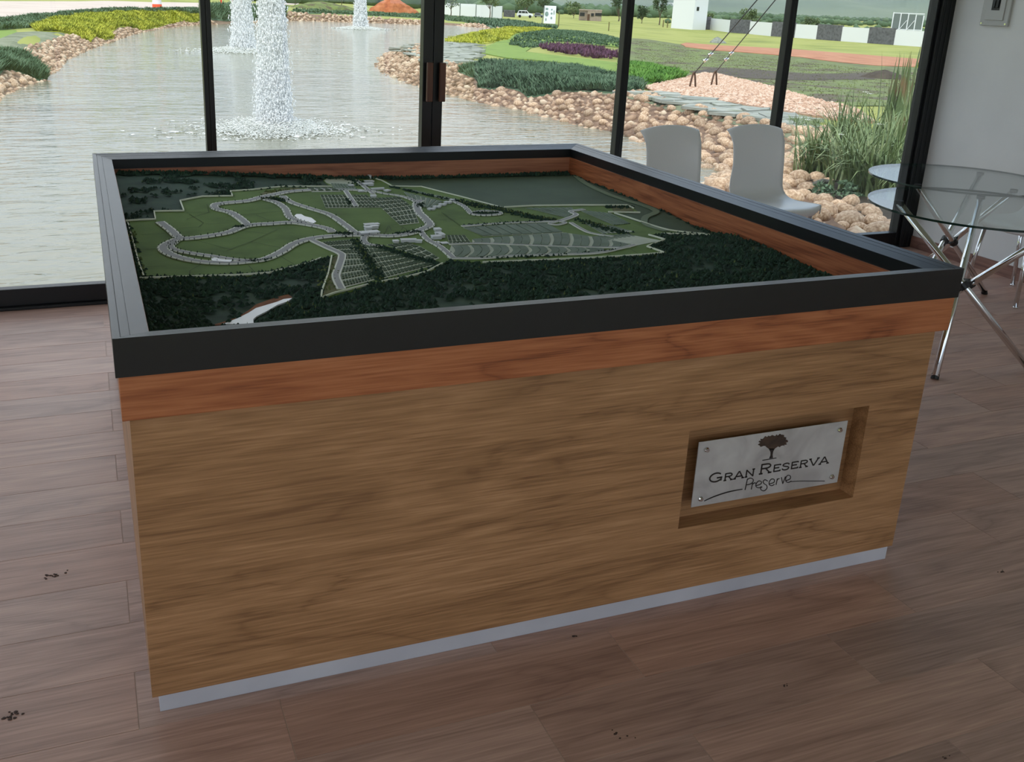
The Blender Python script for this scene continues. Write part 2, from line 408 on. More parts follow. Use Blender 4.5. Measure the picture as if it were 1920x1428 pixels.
# mitred black frame, top face falling a little towards the inside
FW, DROP, ZI = .072, .015, .876
def rail(p0, p1, inn):
    p0 = np.array(p0, float); p1 = np.array(p1, float); inn = np.array(inn, float); al = (p1-p0)/np.linalg.norm(p1-p0)
    prof = [(0, ZF), (0, ZT), (.0145, ZT-.0028), (.0150, ZT-.0050), (.0158, ZT-.0050), (.0165, ZT-.0033), (.034, ZT-.0069), (.0343, ZT-.0080), (.0349, ZT-.0080), (.0353, ZT-.0072), (FW, ZT-DROP), (FW, ZI), (.05, ZI), (.05, ZF)]
    vs = []
    for end, s in ((p0, 1), (p1, -1)):
        for w, z in prof: q = end+inn*w+al*w*s; vs.append((q[0], q[1], z))
    n = len(prof)
    fs = [(i, n+i, n+(i+1)%n, (i+1)%n) for i in range(n)]+[tuple(range(n)), tuple(range(2*n-1, n-1, -1))]
    o = MB().add(vs, fs).build('frame_rail', M['frame_black'], dt, bevel=.003, seg=3)
    o.modifiers['bevel'].angle_limit = math.radians(60)
    bm = bmesh.new(); bm.from_mesh(o.data); bmesh.ops.recalc_face_normals(bm, faces=bm.faces); bm.to_mesh(o.data); bm.free()
rail((0,0), (W,0), (0,1)); rail((W,0), (W,D), (-1,0)); rail((W,D), (0,D), (0,-1)); rail((0,D), (0,0), (1,0))
# small gap screws on the frame corner
# --- sign plate
SY = PY_+.012
sp = MB().box(1.448, 1.946, SY, SY+.003, .2945, .4905).build('sign_plate', M['plate'], dt, bevel=.0006)
sp['label'] = 'steel sign plate reading GRAN RESERVA Preserve under a tree emblem'
for (x, z) in ((1.474,.466),(1.920,.466),(1.920,.318),(1.474,.318)):
    s = MB(); s.tube([(x,SY+.03,z),(x,SY-.004,z)], .0045, 14); s.tube([(x,SY-.004,z),(x,SY-.0075,z)], [.0075,.0055], 16)
    s.build('screw', M['chrome'], sp, smooth=False)
def zp(zx, zy): p = ony(1240+zx*480/1904, 740+zy*480/1904, SY); return p[0], p[2]
def flat(polys, name, m, y=SY-.0006, th=.0006):
    b = MB()
    for P in polys:
        n = len(P); vs = [(p[0], y-th, p[1]) for p in P]+[(p[0], y+th, p[1]) for p in P]
        b.add(vs, [tuple(range(n-1,-1,-1)), tuple(range(n,2*n))]+[(i,(i+1)%n,n+(i+1)%n,n+i) for i in range(n)])
    return b.build(name, m, sp)
def stroke(pts, w):
    pts = [np.array(p, float) for p in pts]; L = []; R = []
    ws = w if isinstance(w, (list, tuple)) else [w]*len(pts)
    for i, p in enumerate(pts):
        t = pts[min(i+1,len(pts)-1)]-pts[max(i-1,0)]; t = t/(np.linalg.norm(t)+1e-9); nn = np.array([-t[1], t[0]])
        L.append(p+nn*ws[i]/2); R.append(p-nn*ws[i]/2)
    return [[L[i], L[i+1], R[i+1], R[i]] for i in range(len(pts)-1)]
def spl(pts, n=6):
    pts = [np.array(p, float) for p in pts]; out = []
    for i in range(len(pts)-1):
        a, b_, c, d = pts[max(i-1,0)], pts[i], pts[i+1], pts[min(i+2,len(pts)-1)]
        for k in range(n):
            t = k/n; out.append(.5*((2*b_)+(c-a)*t+(2*a-5*b_+4*c-d)*t*t+(3*b_-a-3*c+d)*t**3))
    out.append(pts[-1]); return out
# capitals drawn stroke by stroke on a unit box (wide gothic capitals with small spurs)
T_ = .185
def arc(cx, cy, rx, ry, a0, a1, n=14): return [(cx+rx*math.cos(math.radians(a0+(a1-a0)*i/n)), cy+ry*math.sin(math.radians(a0+(a1-a0)*i/n))) for i in range(n+1)]
def sf(x, y, w=.26): return [(x-w/2, y), (x+w/2, y)]
CAP = {
 'G': (1.05, [arc(.52,.5,.46,.44,42,318,22), [(.60,.44),(1.0,.44)], [(.93,.47),(.93,.10)]]),
 'R': (.95, [[(.16,0),(.16,1)], [(.16,.94)]+arc(.55,.73,.27,.21,90,-90,10)+[(.16,.52)], [(.48,.5),(.84,0)], sf(.16,.03), sf(.82,.03)]),
 'A': (1.0, [[(.06,0),(.48,1)], [(.50,1),(.94,0)], [(.22,.30),(.80,.30)], sf(.08,.03), sf(.92,.03)]),
 'N': (1.0, [[(.15,0),(.15,1)], [(.15,.97),(.85,.03)], [(.85,0),(.85,1)], sf(.15,.03), sf(.85,.97)]),
 'E': (.82, [[(.14,0),(.14,1)], [(.14,.94),(.76,.94)], [(.14,.52),(.66,.52)], [(.14,.06),(.78,.06)], [(.76,.98),(.76,.82)], [(.78,.02),(.78,.2)]]),
 'S': (.82, [spl([(.74,.74),(.66,.90),(.42,.95),(.16,.84),(.14,.66),(.40,.53),(.66,.42),(.74,.25),(.62,.09),(.38,.05),(.14,.14),(.09,.28)], 5)]),
 'V': (1.0, [[(.06,1),(.49,0)], [(.51,0),(.94,1)], sf(.08,.97), sf(.92,.97)])}
def word(txt, x0, x1, zb, h, name):
    # txt: (letter, relative height); zb(x): baseline; scaled to fill x0..x1
    tot = sum(CAP[c][0]*s for c, s in txt)+.10*(len(txt)-1); k = (x1-x0)/tot; x = x0; P = []
    for c, s in txt:
        wd, st = CAP[c]
        for pl in st: P += stroke([(x+u*k*s, zb+v*h*s) for u, v in pl], T_*h*(1.0 if s > 1 else .85))
        x += (wd*s+.10)*k
    flat(P, name, M['letter'])
word([('G',1.32),('R',1),('A',1),('N',1)], zp(350,650)[0], zp(690,600)[0], zp(520,625)[1]-.002, .0225, 'lettering')
word([('R',1.38),('E',1),('S',1),('E',1),('R',1),('V',1),('A',1)], zp(722,590)[0], zp(1240,510)[0], zp(840,572)[1], .0225, 'lettering')
pre = [ # "Preserve" thin monoline script, traced on the plate
 [(622,706),(640,622)], [(638,630),(660,618),(682,628),(678,650),(655,664),(632,668)], [(668,702),(678,655)], [(676,666),(690,654),(702,655)],
 [(700,676),(738,662),(742,644),(722,640),(704,662),(706,684),(728,690),(744,680)], [(790,640),(770,630),(756,644),(764,660),(782,672),(784,694),(764,712),(742,706),(738,690),(750,684)],
 [(800,662),(836,650),(838,628),(818,626),(802,646),(804,668),(822,674),(840,664)], [(852,668),(862,622)], [(861,634),(868,624),(878,622)],
 [(924,638),(956,624),(958,602),(938,598),(924,620),(928,644),(946,650),(966,640)]]
P = []
for s in pre: P += stroke(spl([zp(*q) for q in s], 5), .0023)
P += stroke([zp(892,612), zp(902,660)], .0023)+stroke([zp(902,660), zp(922,606)], .0023)
flat(P, 'lettering', M['letter'])
flat(stroke(spl([zp(*q) for q in ((318,788),(400,752),(500,720),(602,700))], 6), [.0022+.0014*math.sin(i/18*3.1) for i in range(19)]), 'flourish', M['letter'])
flat(stroke(spl([zp(*q) for q in ((960,644),(1040,640),(1130,640),(1214,640))], 6), .0017), 'flourish', M['letter'])
crown = [(800,402),(772,378),(745,378),(735,384),(718,372),(736,362),(722,350),(742,342),(738,326),(758,324),(770,308),(786,314),(792,302),(812,306),(828,300),(846,306),(858,294),(872,302),(884,290),(896,300),(912,298),(910,310),(930,318),(924,330),(942,344),(926,354),(934,366),(912,370),(916,380),(896,376),(880,388),(858,388),(842,402)]
jag = []
for i, c in enumerate(crown):
    d = crown[(i+1) % len(crown)]; jag += [c, ((c[0]+d[0])/2+rnd.uniform(-6,6), (c[1]+d[1])/2+rnd.uniform(-6,6))]
M['emblem'] = mat('cutout_tree_emblem', [(52,36,28),(86,64,48)], rough=.7, scale=25)
def fan(poly):
    c = np.mean(np.array(poly), axis=0); return [[c, poly[i], poly[(i+1) % len(poly)]] for i in range(len(poly))]
flat(fan([zp(*q) for q in jag]), 'tree_emblem', M['emblem'])
flat([[zp(*q) for q in ((798,398),(842,398),(830,420),(826,445),(828,468),(802,472),(812,448),(812,425))], [zp(*q) for q in ((750,484),(752,489),(856,470),(854,466))]], 'tree_emblem_trunk', M['letter'])

# ------------------------------------------------------------------ white chairs
def chair(label, x, y, rz, grp):
    """moulded plastic shell on four chrome legs; local +y is the back, it faces -y"""
    c = empty('chair', (x, y, 0), rz, label=label, cat='chair', group=grp)
    nu, nv = 17, 30
    # profile of the shell centre line: (y, z, half width, rounding)
    prof = spl([(-.222,.412,.188),(-.230,.440,.196),(-.212,.458,.203),(-.16,.462,.212),(-.05,.452,.216),(.06,.446,.212),(.13,.456,.208),(.175,.498,.200),(.195,.56,.197),(.208,.65,.190),(.222,.74,.189),(.240,.82,.193),(.256,.870,.200),(.272,.900,.205)], 3)
    vs = []; N = len(prof)
    for i, (yy, zz, hw) in enumerate(prof):
        fr = i/(N-1)
        for k in range(nu):
            u = -1+2*k/(nu-1)
            back = max(0, min(1, (zz-.47)/.2)) if i > N*.4 else 0
            dy = -.030*back*u*u*(1-.9*max(0, (zz-.80)/.1)*(1 if zz > .8 else 0))
            dz = .010*(1-back)*(abs(u)**3)*(1 if i > 6 else .1)
            if i > N*.8: dz -= .030*abs(u)**2.2*((i/(N-1)-.8)/.2)
            rx = 1.0
            if i < 9: dy += .060*abs(u)**4*(9-i)/9
            vs.append((u*hw*rx, yy+dy, zz+dz))
    fs = [(i*nu+k, i*nu+k+1, (i+1)*nu+k+1, (i+1)*nu+k) for i in range(N-1) for k in range(nu-1)]
    def loc(b, nm, m, **kw):
        o = b.build(nm, m, None, **kw); o.parent = c; return o
    sh = loc(MB().add(vs, fs), 'shell', M['white_plastic'], smooth=True)
    so = sh.modifiers.new('solid', 'SOLIDIFY'); so.thickness = .007; so.offset = -1
    m_ = int(N*.42)     # turned-down edge along both sides of the seat
    for k in (0, nu-1):
        rim = MB(); row = [vs[i*nu+k] for i in range(5, m_)]; q = len(row)
        rim.add(row+[(p[0]*.985, p[1], p[2]-.034*min(1, (m_-5-i)/5)) for i, p in enumerate(row)], [(i, i+1, q+i+1, q+i) for i in range(q-1)])
        ro = loc(rim, 'seat_apron', M['white_plastic'], smooth=True); so = ro.modifiers.new('solid', 'SOLIDIFY'); so.thickness = .006; so.offset = 0
    for sx in (-1, 1):
        for (yt, yf) in ((-.165,-.20), (.13,.205)):
            lg = MB().tube([(sx*.150, yt, .435), (sx*.185, yf, .006)], .0125, 14); lg.tube([(sx*.1855, yf, .008), (sx*.1857, yf, 0)], .0145, 14)
            loc(lg, 'leg', M['chrome'], smooth=True).data.polygons.foreach_set('use_smooth', [False]*0+[True]*len(lg.f))
        loc(MB().tube([(sx*.150,-.165,.433),(sx*.150,.13,.433)], .010, 10), 'seat_rail', M['chrome'], smooth=True)
    return c
chair('white plastic chair with its back to the window, between the two middle window posts', 3.285, 2.92, 0, 'white chairs')
chair('white plastic chair with its back to the window, beside the leafy plants', 3.895, 2.91, 0, 'white chairs')
chair('white chair with metal legs against the white wall behind the glass tables', 5.115, 2.12, -math.pi/2, 'white chairs')

# ------------------------------------------------------------------ glass tables
def glass_table(label, cx, cy, r, tops, twist, zt):
    t = empty('glass_table', (cx, cy, 0), label=label, cat='table', group='round glass tables')
    n = 72
    ring = [(cx+r*math.cos(2*math.pi*k/n), cy+r*math.sin(2*math.pi*k/n)) for k in range(n)]
    b = MB()
    b.add([(x,y,zt) for x,y in ring], [tuple(range(n))]); b.add([(x,y,zt-.010) for x,y in ring], [tuple(range(n-1,-1,-1))])
    o = len(b.v); b.add([(x,y,z) for z in (zt-.010, zt) for x,y in ring], [(k,(k+1)%n,n+(k+1)%n,n+k) for k in range(n)], 1)
    b.build('glass_top', [M['table_glass'], M['glass_edge']], t)
    for i, (tx, ty) in enumerate(tops):
        d = np.array([tx-cx, ty-cy]); pr = np.array([-d[1], d[0]])/np.linalg.norm(d)*twist
        top = np.array([tx+pr[0], ty+pr[1], zt-.022]); ft = np.array([cx-d[0]*.98+pr[0], cy-d[1]*.98+pr[1], .012])
        MB().tube([ft, top], .0165, 18).build('leg', M['chrome'], t, smooth=True)
        MB().tube([ft-np.array([0,0,.012]), ft+(top-ft)*.012], .0175, 16).build('foot_cap', M['black_plastic'], t)
        MB().tube([top-np.array([0,0,.004]), (top[0],top[1],zt-.010)], .02, 16).build('glass_pad', M['black_plastic'], t)
    h = MB()
    for i, (tx, ty) in enumerate(tops):
        d = np.array([tx-cx, ty-cy]); pr = np.array([-d[1], d[0]])/np.linalg.norm(d)*twist
        top = np.array([tx+pr[0], ty+pr[1], zt-.022]); ft = np.array([cx-d[0]*.98+pr[0], cy-d[1]*.98+pr[1], .012]); m_ = (top+ft)/2; e = (top-ft)/np.linalg.norm(top-ft)
        h.tube([m_-e*.016, m_+e*.016], .023, 14)
    h.tube([(cx,cy,zt/2-.018),(cx,cy,zt/2+.018)], .03, 16)
    h.build('leg_clamp', M['black_plastic'], t)
    return t
glass_table('round glass table on crossed chrome legs beside the corner of the display table', 3.868, 1.405, .495, [(3.64,1.67),(4.18,1.65),(3.88,1.02)], .026, .745)
glass_table('round glass table on crossed chrome legs near the window corner post', 4.60, 2.195, .495, [(4.22,2.16),(4.64,1.90),(4.96,2.36)], .026, .715)

# ------------------------------------------------------------------ breaker box on the wall
bx_ = empty('breaker_box', (XR, 2.937, 1.53), label='grey electrical breaker box on the white wall', cat='electrical box')
MB().box(XR-.018, XR, 2.832, 3.042, 1.530, 1.86).build('cover', M['box_grey'], bx_, bevel=.004)
MB().box(XR-.024, XR-.018, 2.868, 3.006, 1.565, 1.80).build('door', M['box_grey'], bx_, bevel=.002)
MB().box(XR-.0255, XR-.024, 2.905, 2.965, 1.625, 1.70).build('switch_window', M['black_plastic'], bx_)
for k in range(2): MB().box(XR-.033, XR-.0255, 2.912+k*.026, 2.932+k*.026, 1.64, 1.685).build('breaker_switch', M['black_plastic'], bx_, bevel=.002)
for (y, z) in ((2.846,1.544),(3.028,1.544)): MB().tube([(XR-.018,y,z),(XR-.021,y,z)], .006, 10).build('screw', M['chrome'], bx_)
# ------------------------------------------------------------------ landscape scale model
MX0, MX1, MY0, MY1 = LI+.001, W-LI-.001, LI+.001, D-LI-.001
def sm(t): t = np.clip(t, 0, 1); return t*t*(3-2*t)
def ht(x, y):
    x = np.asarray(x, float); y = np.asarray(y, float)
    z = .803+.060*sm(1-x/1.45)*sm((y-1.05)/1.15)
    z = z+.020*np.exp(-((x-1.95)/.30)**2-((y-.80)/.22)**2)-.015*sm((x-1.85)/.25)*np.exp(-((y-1.12)/.16)**2)
    return z
def mp_(px, py):
    z = .81
    for _ in range(40):
        p = onz(px, py, z); z = .5*z+.5*float(ht(p[0], p[1]))
    return min(max(p[0], MX0+.007), MX1-.007), min(max(p[1], MY0+.007), MY1-.007)
def mpl(pts): return [mp_(*p) for p in pts]
def inside(P, x, y):
    P = np.asarray(P); x = np.asarray(x, float); y = np.asarray(y, float); r = np.zeros(x.shape, bool); n = len(P); j = n-1
    for i in range(n):
        xi, yi, xj, yj = P[i][0], P[i][1], P[j][0], P[j][1]
        c = ((yi > y) != (yj > y)) & (x < (xj-xi)*(y-yi)/((yj-yi) if yj != yi else 1e-12)+xi)
        r ^= c; j = i
    return r
def drape(poly, zf, lift, name, m, parent, step, edge=True, skirt=0.0):
    """tessellate a plan polygon and lay it over a height function"""
    P = [np.array(p[:2], float) for p in poly]; Q = []
    for i in range(len(P)):
        a, b_ = P[i], P[(i+1) % len(P)]; L = np.linalg.norm(b_-a)
        if L < 1e-5: continue
        k = max(1, int(L/step))
        for s in range(k): Q.append(a+(b_-a)*s/k)
    Q = np.array(Q); n = len(Q)
    x0, y0 = Q.min(0); x1, y1 = Q.max(0)
    gx, gy = np.meshgrid(np.arange(x0+step/2, x1, step), np.arange(y0+step/2, y1, step)); gx = gx.ravel(); gy = gy.ravel()
    k = inside(Q, gx, gy); G = np.stack([gx[k], gy[k]], 1)
    allp = [Vector(q) for q in Q]+[Vector(q) for q in G]
    vs, es, fs, *_ = delaunay_2d_cdt(allp, [(i, (i+1) % n) for i in range(n)], [list(range(n))], 1, 1e-6)
    V = np.array([(v.x, v.y) for v in vs]); Z = zf(V[:,0], V[:,1])+lift
    b = MB(); b.add([(V[i,0], V[i,1], Z[i]) for i in range(len(V))], [tuple(f) for f in fs])
    if skirt:
        zz = zf(Q[:,0], Q[:,1]); o = len(b.v)
        b.add([(Q[i,0],Q[i,1],zz[i]+lift) for i in range(n)]+[(Q[i,0],Q[i,1],zz[i]+lift-skirt) for i in range(n)], [(i,(i+1)%n,n+(i+1)%n,n+i) for i in range(n)])
    return b.build(name, m, parent)
def resample(pts, step):
    pts = [np.array(p[:2], float) for p in pts]; out = [pts[0]]
    for a, b_ in zip(pts[:-1], pts[1:]):
        k = max(1, int(np.linalg.norm(b_-a)/step))
        for s in range(1, k+1): out.append(a+(b_-a)*s/k)
    return out
def ribbon(b, pts, w, zf, lift, mi=0, th=0.0, closed=False):
    pts = [np.array(p[:2], float) for p in pts]; n = len(pts); L = []; R = []
    for i, p in enumerate(pts):
        t = pts[min(i+1,n-1)]-pts[max(i-1,0)]; t = t/(np.linalg.norm(t)+1e-12); nn = np.array([-t[1], t[0]])*w/2
        L.append(p+nn); R.append(p-nn)
    A = np.clip(np.array(L+R), [MX0+.001, MY0+.001], [MX1-.001, MY1-.001]); Z = zf(A[:,0], A[:,1])+lift
    vs = [(A[i,0],A[i,1],Z[i]) for i in range(2*n)]
    fs = [(n+i, n+i+1, i+1, i) for i in range(n-1)]
    if th:
        vs += [(A[i,0],A[i,1],Z[i]-th) for i in range(2*n)]
        fs += [(i, i+1, 2*n+i+1, 2*n+i) for i in range(n-1)]+[(n+i+1, n+i, 3*n+i, 3*n+i+1) for i in range(n-1)]
        fs += [(0, 2*n, 3*n, n), (n-1, 2*n-1, 4*n-1, 3*n-1)]
    b.add(vs, fs, mi)

lm = empty('landscape_model', (W/2, D/2, .76), label='green scale model of a housing estate and forest inside the display table', cat='scale model')
M['m_forest'] = mat('model_forest_floor', [(34,56,47),(49,74,60),(58,81,63)], rough=.9, scale=14)
M['m_tree'] = mat('model_tree_foam', [(16,38,30),(27,56,43),(43,74,52)], rough=.9, scale=40, lo=.25, hi=.75)
M['m_tree2'] = mat('model_tree_light', [(67,85,45),(110,123,72)], rough=.9, scale=60)
M['m_lawn'] = mat('model_flocked_lawn', [(78,103,45),(94,121,56),(103,130,63)], rough=.9, scale=7)
M['m_field'] = mat('model_field', [(65,85,65),(76,96,74)], rough=.85, scale=5)
M['m_road'] = mat('model_road_grey', (148,150,152), rough=.7)
M['m_kerb'] = mat('model_kerb_white', (220,224,215), rough=.7)
M['m_lot'] = mat('model_lot', [(85,103,85),(101,119,101),(110,125,112)], rough=.8, scale=12, rand=.12)
M['m_pad'] = mat('model_pad', [(175,184,168),(193,202,186)], rough=.8, scale=16)
M['m_plot'] = mat('model_plot_green', [(58,78,54),(72,92,65)], rough=.85, scale=30)
M['m_white'] = mat('model_white_card', (206,210,214), rough=.5)
M['m_wall'] = mat('model_boundary_wall', (220,226,206), rough=.7)
M['m_parcel'] = mat('model_parcel_line', (60,78,38), rough=.9)
M['m_path'] = mat('model_path', (108,125,99), rough=.8)
M['m_water'] = mat('model_water', (224,228,236), rough=.25)
M['m_earth'] = mat('model_red_earth', [(110,67,38),(139,87,52)], rough=.9, scale=40)
M['m_scrub'] = mat('model_scrub_ground', [(83,87,52),(110,110,69)], rough=.9, scale=30)
NX = 70
gx = np.linspace(MX0, MX1, NX); gy = np.linspace(MY0, MY1, NX); GX, GY = np.meshgrid(gx, gy); GZ = ht(GX, GY)
b = MB(); b.add(np.stack([GX.ravel(), GY.ravel(), GZ.ravel()], 1), [(j*NX+i, j*NX+i+1, (j+1)*NX+i+1, (j+1)*NX+i) for j in range(NX-1) for i in range(NX-1)])
b.build('forest_ground', M['m_forest'], lm, smooth=True)
MB().box(MX0, MX1, MY0, MY1, ZB+.012, float(GZ.min())-.001).build('base_board', M['laminate_dark'], lm)
SITE = [(234,417),(292,414),(289,399),(345,398),(338,379),(380,371),(436,370),(432,361),(475,358),(530,353),(622,353),(606,340),(606,331),(640,330),(665,333),(690,336),(720,337),(742,352),(790,352),(865,371),(938,392),(1000,388),(1180,387),(1198,399),(1147,402),(1205,420),(1250,433),(1300,440),(1216,441),(1247,453),(1213,465),(1246,478),(1150,485),(1050,490),(960,494),(905,495),(860,490),(838,493),(810,510),(770,522),(715,532),(690,538),(655,549),(602,562),(612,530),(622,485),(634,478),(610,485),(580,495),(510,514),(450,520),(350,523),(262,524),(245,470)]
SITEW = mpl(SITE)
drape(SITEW, ht, .003, 'lawn_parcel', M['m_lawn'], lm, .03, skirt=.004)
FIELDW = mpl([(745,334),(1072,330),(1105,343),(1150,360),(1200,378),(1250,398),(1290,416),(1335,440),(1300,440),(1205,420),(1147,402),(1198,399),(1180,387),(1000,388),(938,392),(865,371),(790,352),(742,352),(720,337)])
drape(FIELDW, ht, .0022, 'open_field', M['m_field'], lm, .05)
# boundary walls
def wall_line(pts, w=.0045, h=.005, name='boundary_wall', m='m_wall', lift=.004):
    b = MB(); ribbon(b, resample(mpl(pts), .02), w, ht, lift+h, 0, h); b.build(name, M[m], lm)
wall_line([(234,417),(262,415),(292,414),(289,399),(345,398),(338,379),(380,371),(436,370),(432,361),(475,358),(500,355),(535,352),(622,352)])
wall_line([(262,525),(320,523),(380,521),(450,519),(505,515),(540,506),(580,496),(602,487)])
wall_line([(622,483),(616,515),(604,548),(602,562),(630,552),(655,546),(690,537)])
wall_line([(716,531),(765,522),(800,513),(818,503),(830,497)])
wall_line([(905,495),(960,493),(1050,489),(1150,484),(1246,477),(1213,465),(1247,452),(1216,443)])
wall_line([(945,391),(1000,388),(1090,387),(1175,387),(1188,393)]); wall_line([(1140,400),(1200,401)]); wall_line([(1152,402),(1210,421),(1255,434),(1330,442)])
wall_line([(690,330),(715,340),(735,351),(790,352),(865,371),(940,391)], w=.005, h=.004); wall_line([(720,336),(700,337)], w=.005)
wall_line([(240,420),(250,455),(262,500),(270,521)], w=.004, h=.004); wall_line([(1240,441),(1330,443)], w=.012)
# parcel lines, a little proud of the lawn
PL = [[(265,442),(312,440)],[(262,470),(298,468)],[(266,503),(312,501)],[(350,413),(392,400),(388,385)],[(350,400),(395,400)],[(355,403),(382,420),(372,428),(335,430)],[(385,422),(430,420)],[(365,452),(435,470)],[(425,472),(470,455),(520,432)],[(470,455),(545,470)],[(420,430),(500,440)],[(425,408),(525,398)],[(480,405),(510,417)],[(432,362),(440,370)],[(485,362),(500,372)],[(382,495),(356,510),(356,520)],[(466,500),(480,515)],[(528,484),(555,500)],[(610,390),(715,391)],[(770,438),(750,424)],[(828,400),(868,428)],[(800,415),(855,412)],[(895,410),(910,423)],[(935,410),(945,420)],[(720,445),(728,425),(745,422)],[(905,485),(915,495)],[(965,483),(975,493)],[(1025,481),(1035,491)],[(1085,480),(1095,488)],[(1140,476),(1150,485)],[(1180,468),(1200,480)],[(730,426),(734,434),(752,434),(756,427)]]
for l in PL:
    b = MB(); ribbon(b, resample(mpl(l), .02), .0022, ht, .0045, 0); b.build('parcel_line', M['m_parcel'], lm)
# lots ------------------------------------------------
def along(poly, t):
    P = [np.array(p, float) for p in poly]; L = [0]
    for a, c in zip(P[:-1], P[1:]): L.append(L[-1]+np.linalg.norm(c-a))
    s = t*L[-1]
    for i in range(len(P)-1):
        if s <= L[i+1] or i == len(P)-2: return P[i]+(P[i+1]-P[i])*((s-L[i])/max(1e-9, L[i+1]-L[i]))
def pad(left, right, name='lot_block'):
    poly = [tuple(p) for p in left]+[tuple(p) for p in reversed(right)]
    drape(mpl(poly), ht, .0042, name, M['m_pad'], lm, .03)
def lotrows(left, right, rows, cols, fr=.6, fc=.78, per=2):
    pad(left, right); b = MB()
    for r in range(rows):
        for h in range(per):
            t0 = (r+.12+h*.38)/rows; t1 = t0+.30/rows*(1 if per == 2 else 2.2)
            a0, a1, c0, c1 = along(left,t0), along(left,t1), along(right,t0), along(right,t1)
            n = max(2, int(cols*np.linalg.norm(c0-a0)/60))
            for k in range(n):
                u0, u1 = (k+.12)/n, (k+fc)/n
                q = [a0+(c0-a0)*u0, a0+(c0-a0)*u1, a1+(c1-a1)*u1, a1+(c1-a1)*u0]
                w = [mp_(*p) for p in q]; z = float(ht(w[0][0], w[0][1]))
                b.prism(w[::-1] if False else w, z+.004, z+.0068)
    o = b.build('house_plots', M['m_plot'], lm); o['kind'] = 'stuff'
lotrows([(604,456),(641,480),(634,520),(641,543)], [(660,451),(684,488),(707,526)], 8, 11)
lotrows([(677,459),(697,490),(721,524)], [(704,465),(760,482),(817,499)], 7, 9)
lotrows([(724,461),(770,477),(812,491)], [(764,456),(790,465),(824,486)], 5, 7)
lotrows([(600,367),(611,392)], [(688,367),(713,391)], 4, 9)
lotrows([(694,373),(722,398),(750,424)], [(748,371),(774,390),(786,420)], 7, 9)
lotrows([(838,443),(842,459)], [(872,443),(884,458)], 3, 9)
lotrows([(575,354),(585,362)], [(625,354),(640,361)], 1, 5, per=1)
for quad in ([(757,362),(830,380),(806,392),(782,388)], [(752,354),(862,377),(842,378),(780,362)], [(985,392),(1072,391),(1080,398),(1062,410)], [(1085,396),(1145,402),(1182,421),(1150,424)], [(1110,446),(1178,441),(1240,453),(1195,462)], [(1095,420),(1150,426),(1190,436),(1130,440)], [(620,346),(660,348),(672,358),(630,360)]):
    pad(quad[:2], [quad[3], quad[2]]); b = MB(); nn = 7
    for k in range(nn):
        for s in range(1):
            u0, u1 = (k+.15)/nn, (k+.85)/nn; A, B, C_, D_ = [np.array(p, float) for p in quad]
            w = [mp_(*p) for p in (A+(B-A)*u0, A+(B-A)*u1, D_+(C_-D_)*u1, D_+(C_-D_)*u0)]
            z = float(ht(*w[0])); b.prism(w, z+.004, z+.0065)
    o = b.build('house_plots', M['m_lot'], lm); o['kind'] = 'stuff'
def lots(top, bot, n, bend=0.0, gap=3, shear=0.0):
    pad(top, bot); spans = []
    if gap:                     # lots in pairs, an access road between the pairs
        m = n*2//3//2
        for k in range(m): spans += [((k+.02)/m, (k+.40)/m), ((k+.43)/m, (k+.81)/m)]
    else: spans = [((k+.06)/n, (k+.94)/n) for k in range(n)]
    for (u0, u1) in spans:
        P = []
        for (u, rev) in ((u0, False), (u1, True)):
            col = []
            for s in range(5):
                v = .05+.90*s/4; uu = min(1, max(0, u+bend*math.sin(v*math.pi)/n+shear*v/n))
                a = along(top, uu); c = along(bot, uu); col.append(tuple(a+(c-a)*v))
            P += col[::-1] if rev else col
        drape(mpl(P), ht, .0068, 'lot', M['m_lot'], lm, .05, skirt=.003)
lots([(868,429),(945,423),(1022,420)], [(906,445),(985,442),(1057,438)], 8, gap=0)
lots([(885,451),(940,446),(1000,442),(1060,438),(1120,447),(1182,461)], [(886,459),(950,460),(1010,462),(1100,465),(1182,467)], 26, bend=.35)
lots([(846,462),(930,461),(1010,464),(1132,468)], [(838,486),(900,485),(960,482),(1050,480),(1132,474)], 24, bend=.9)
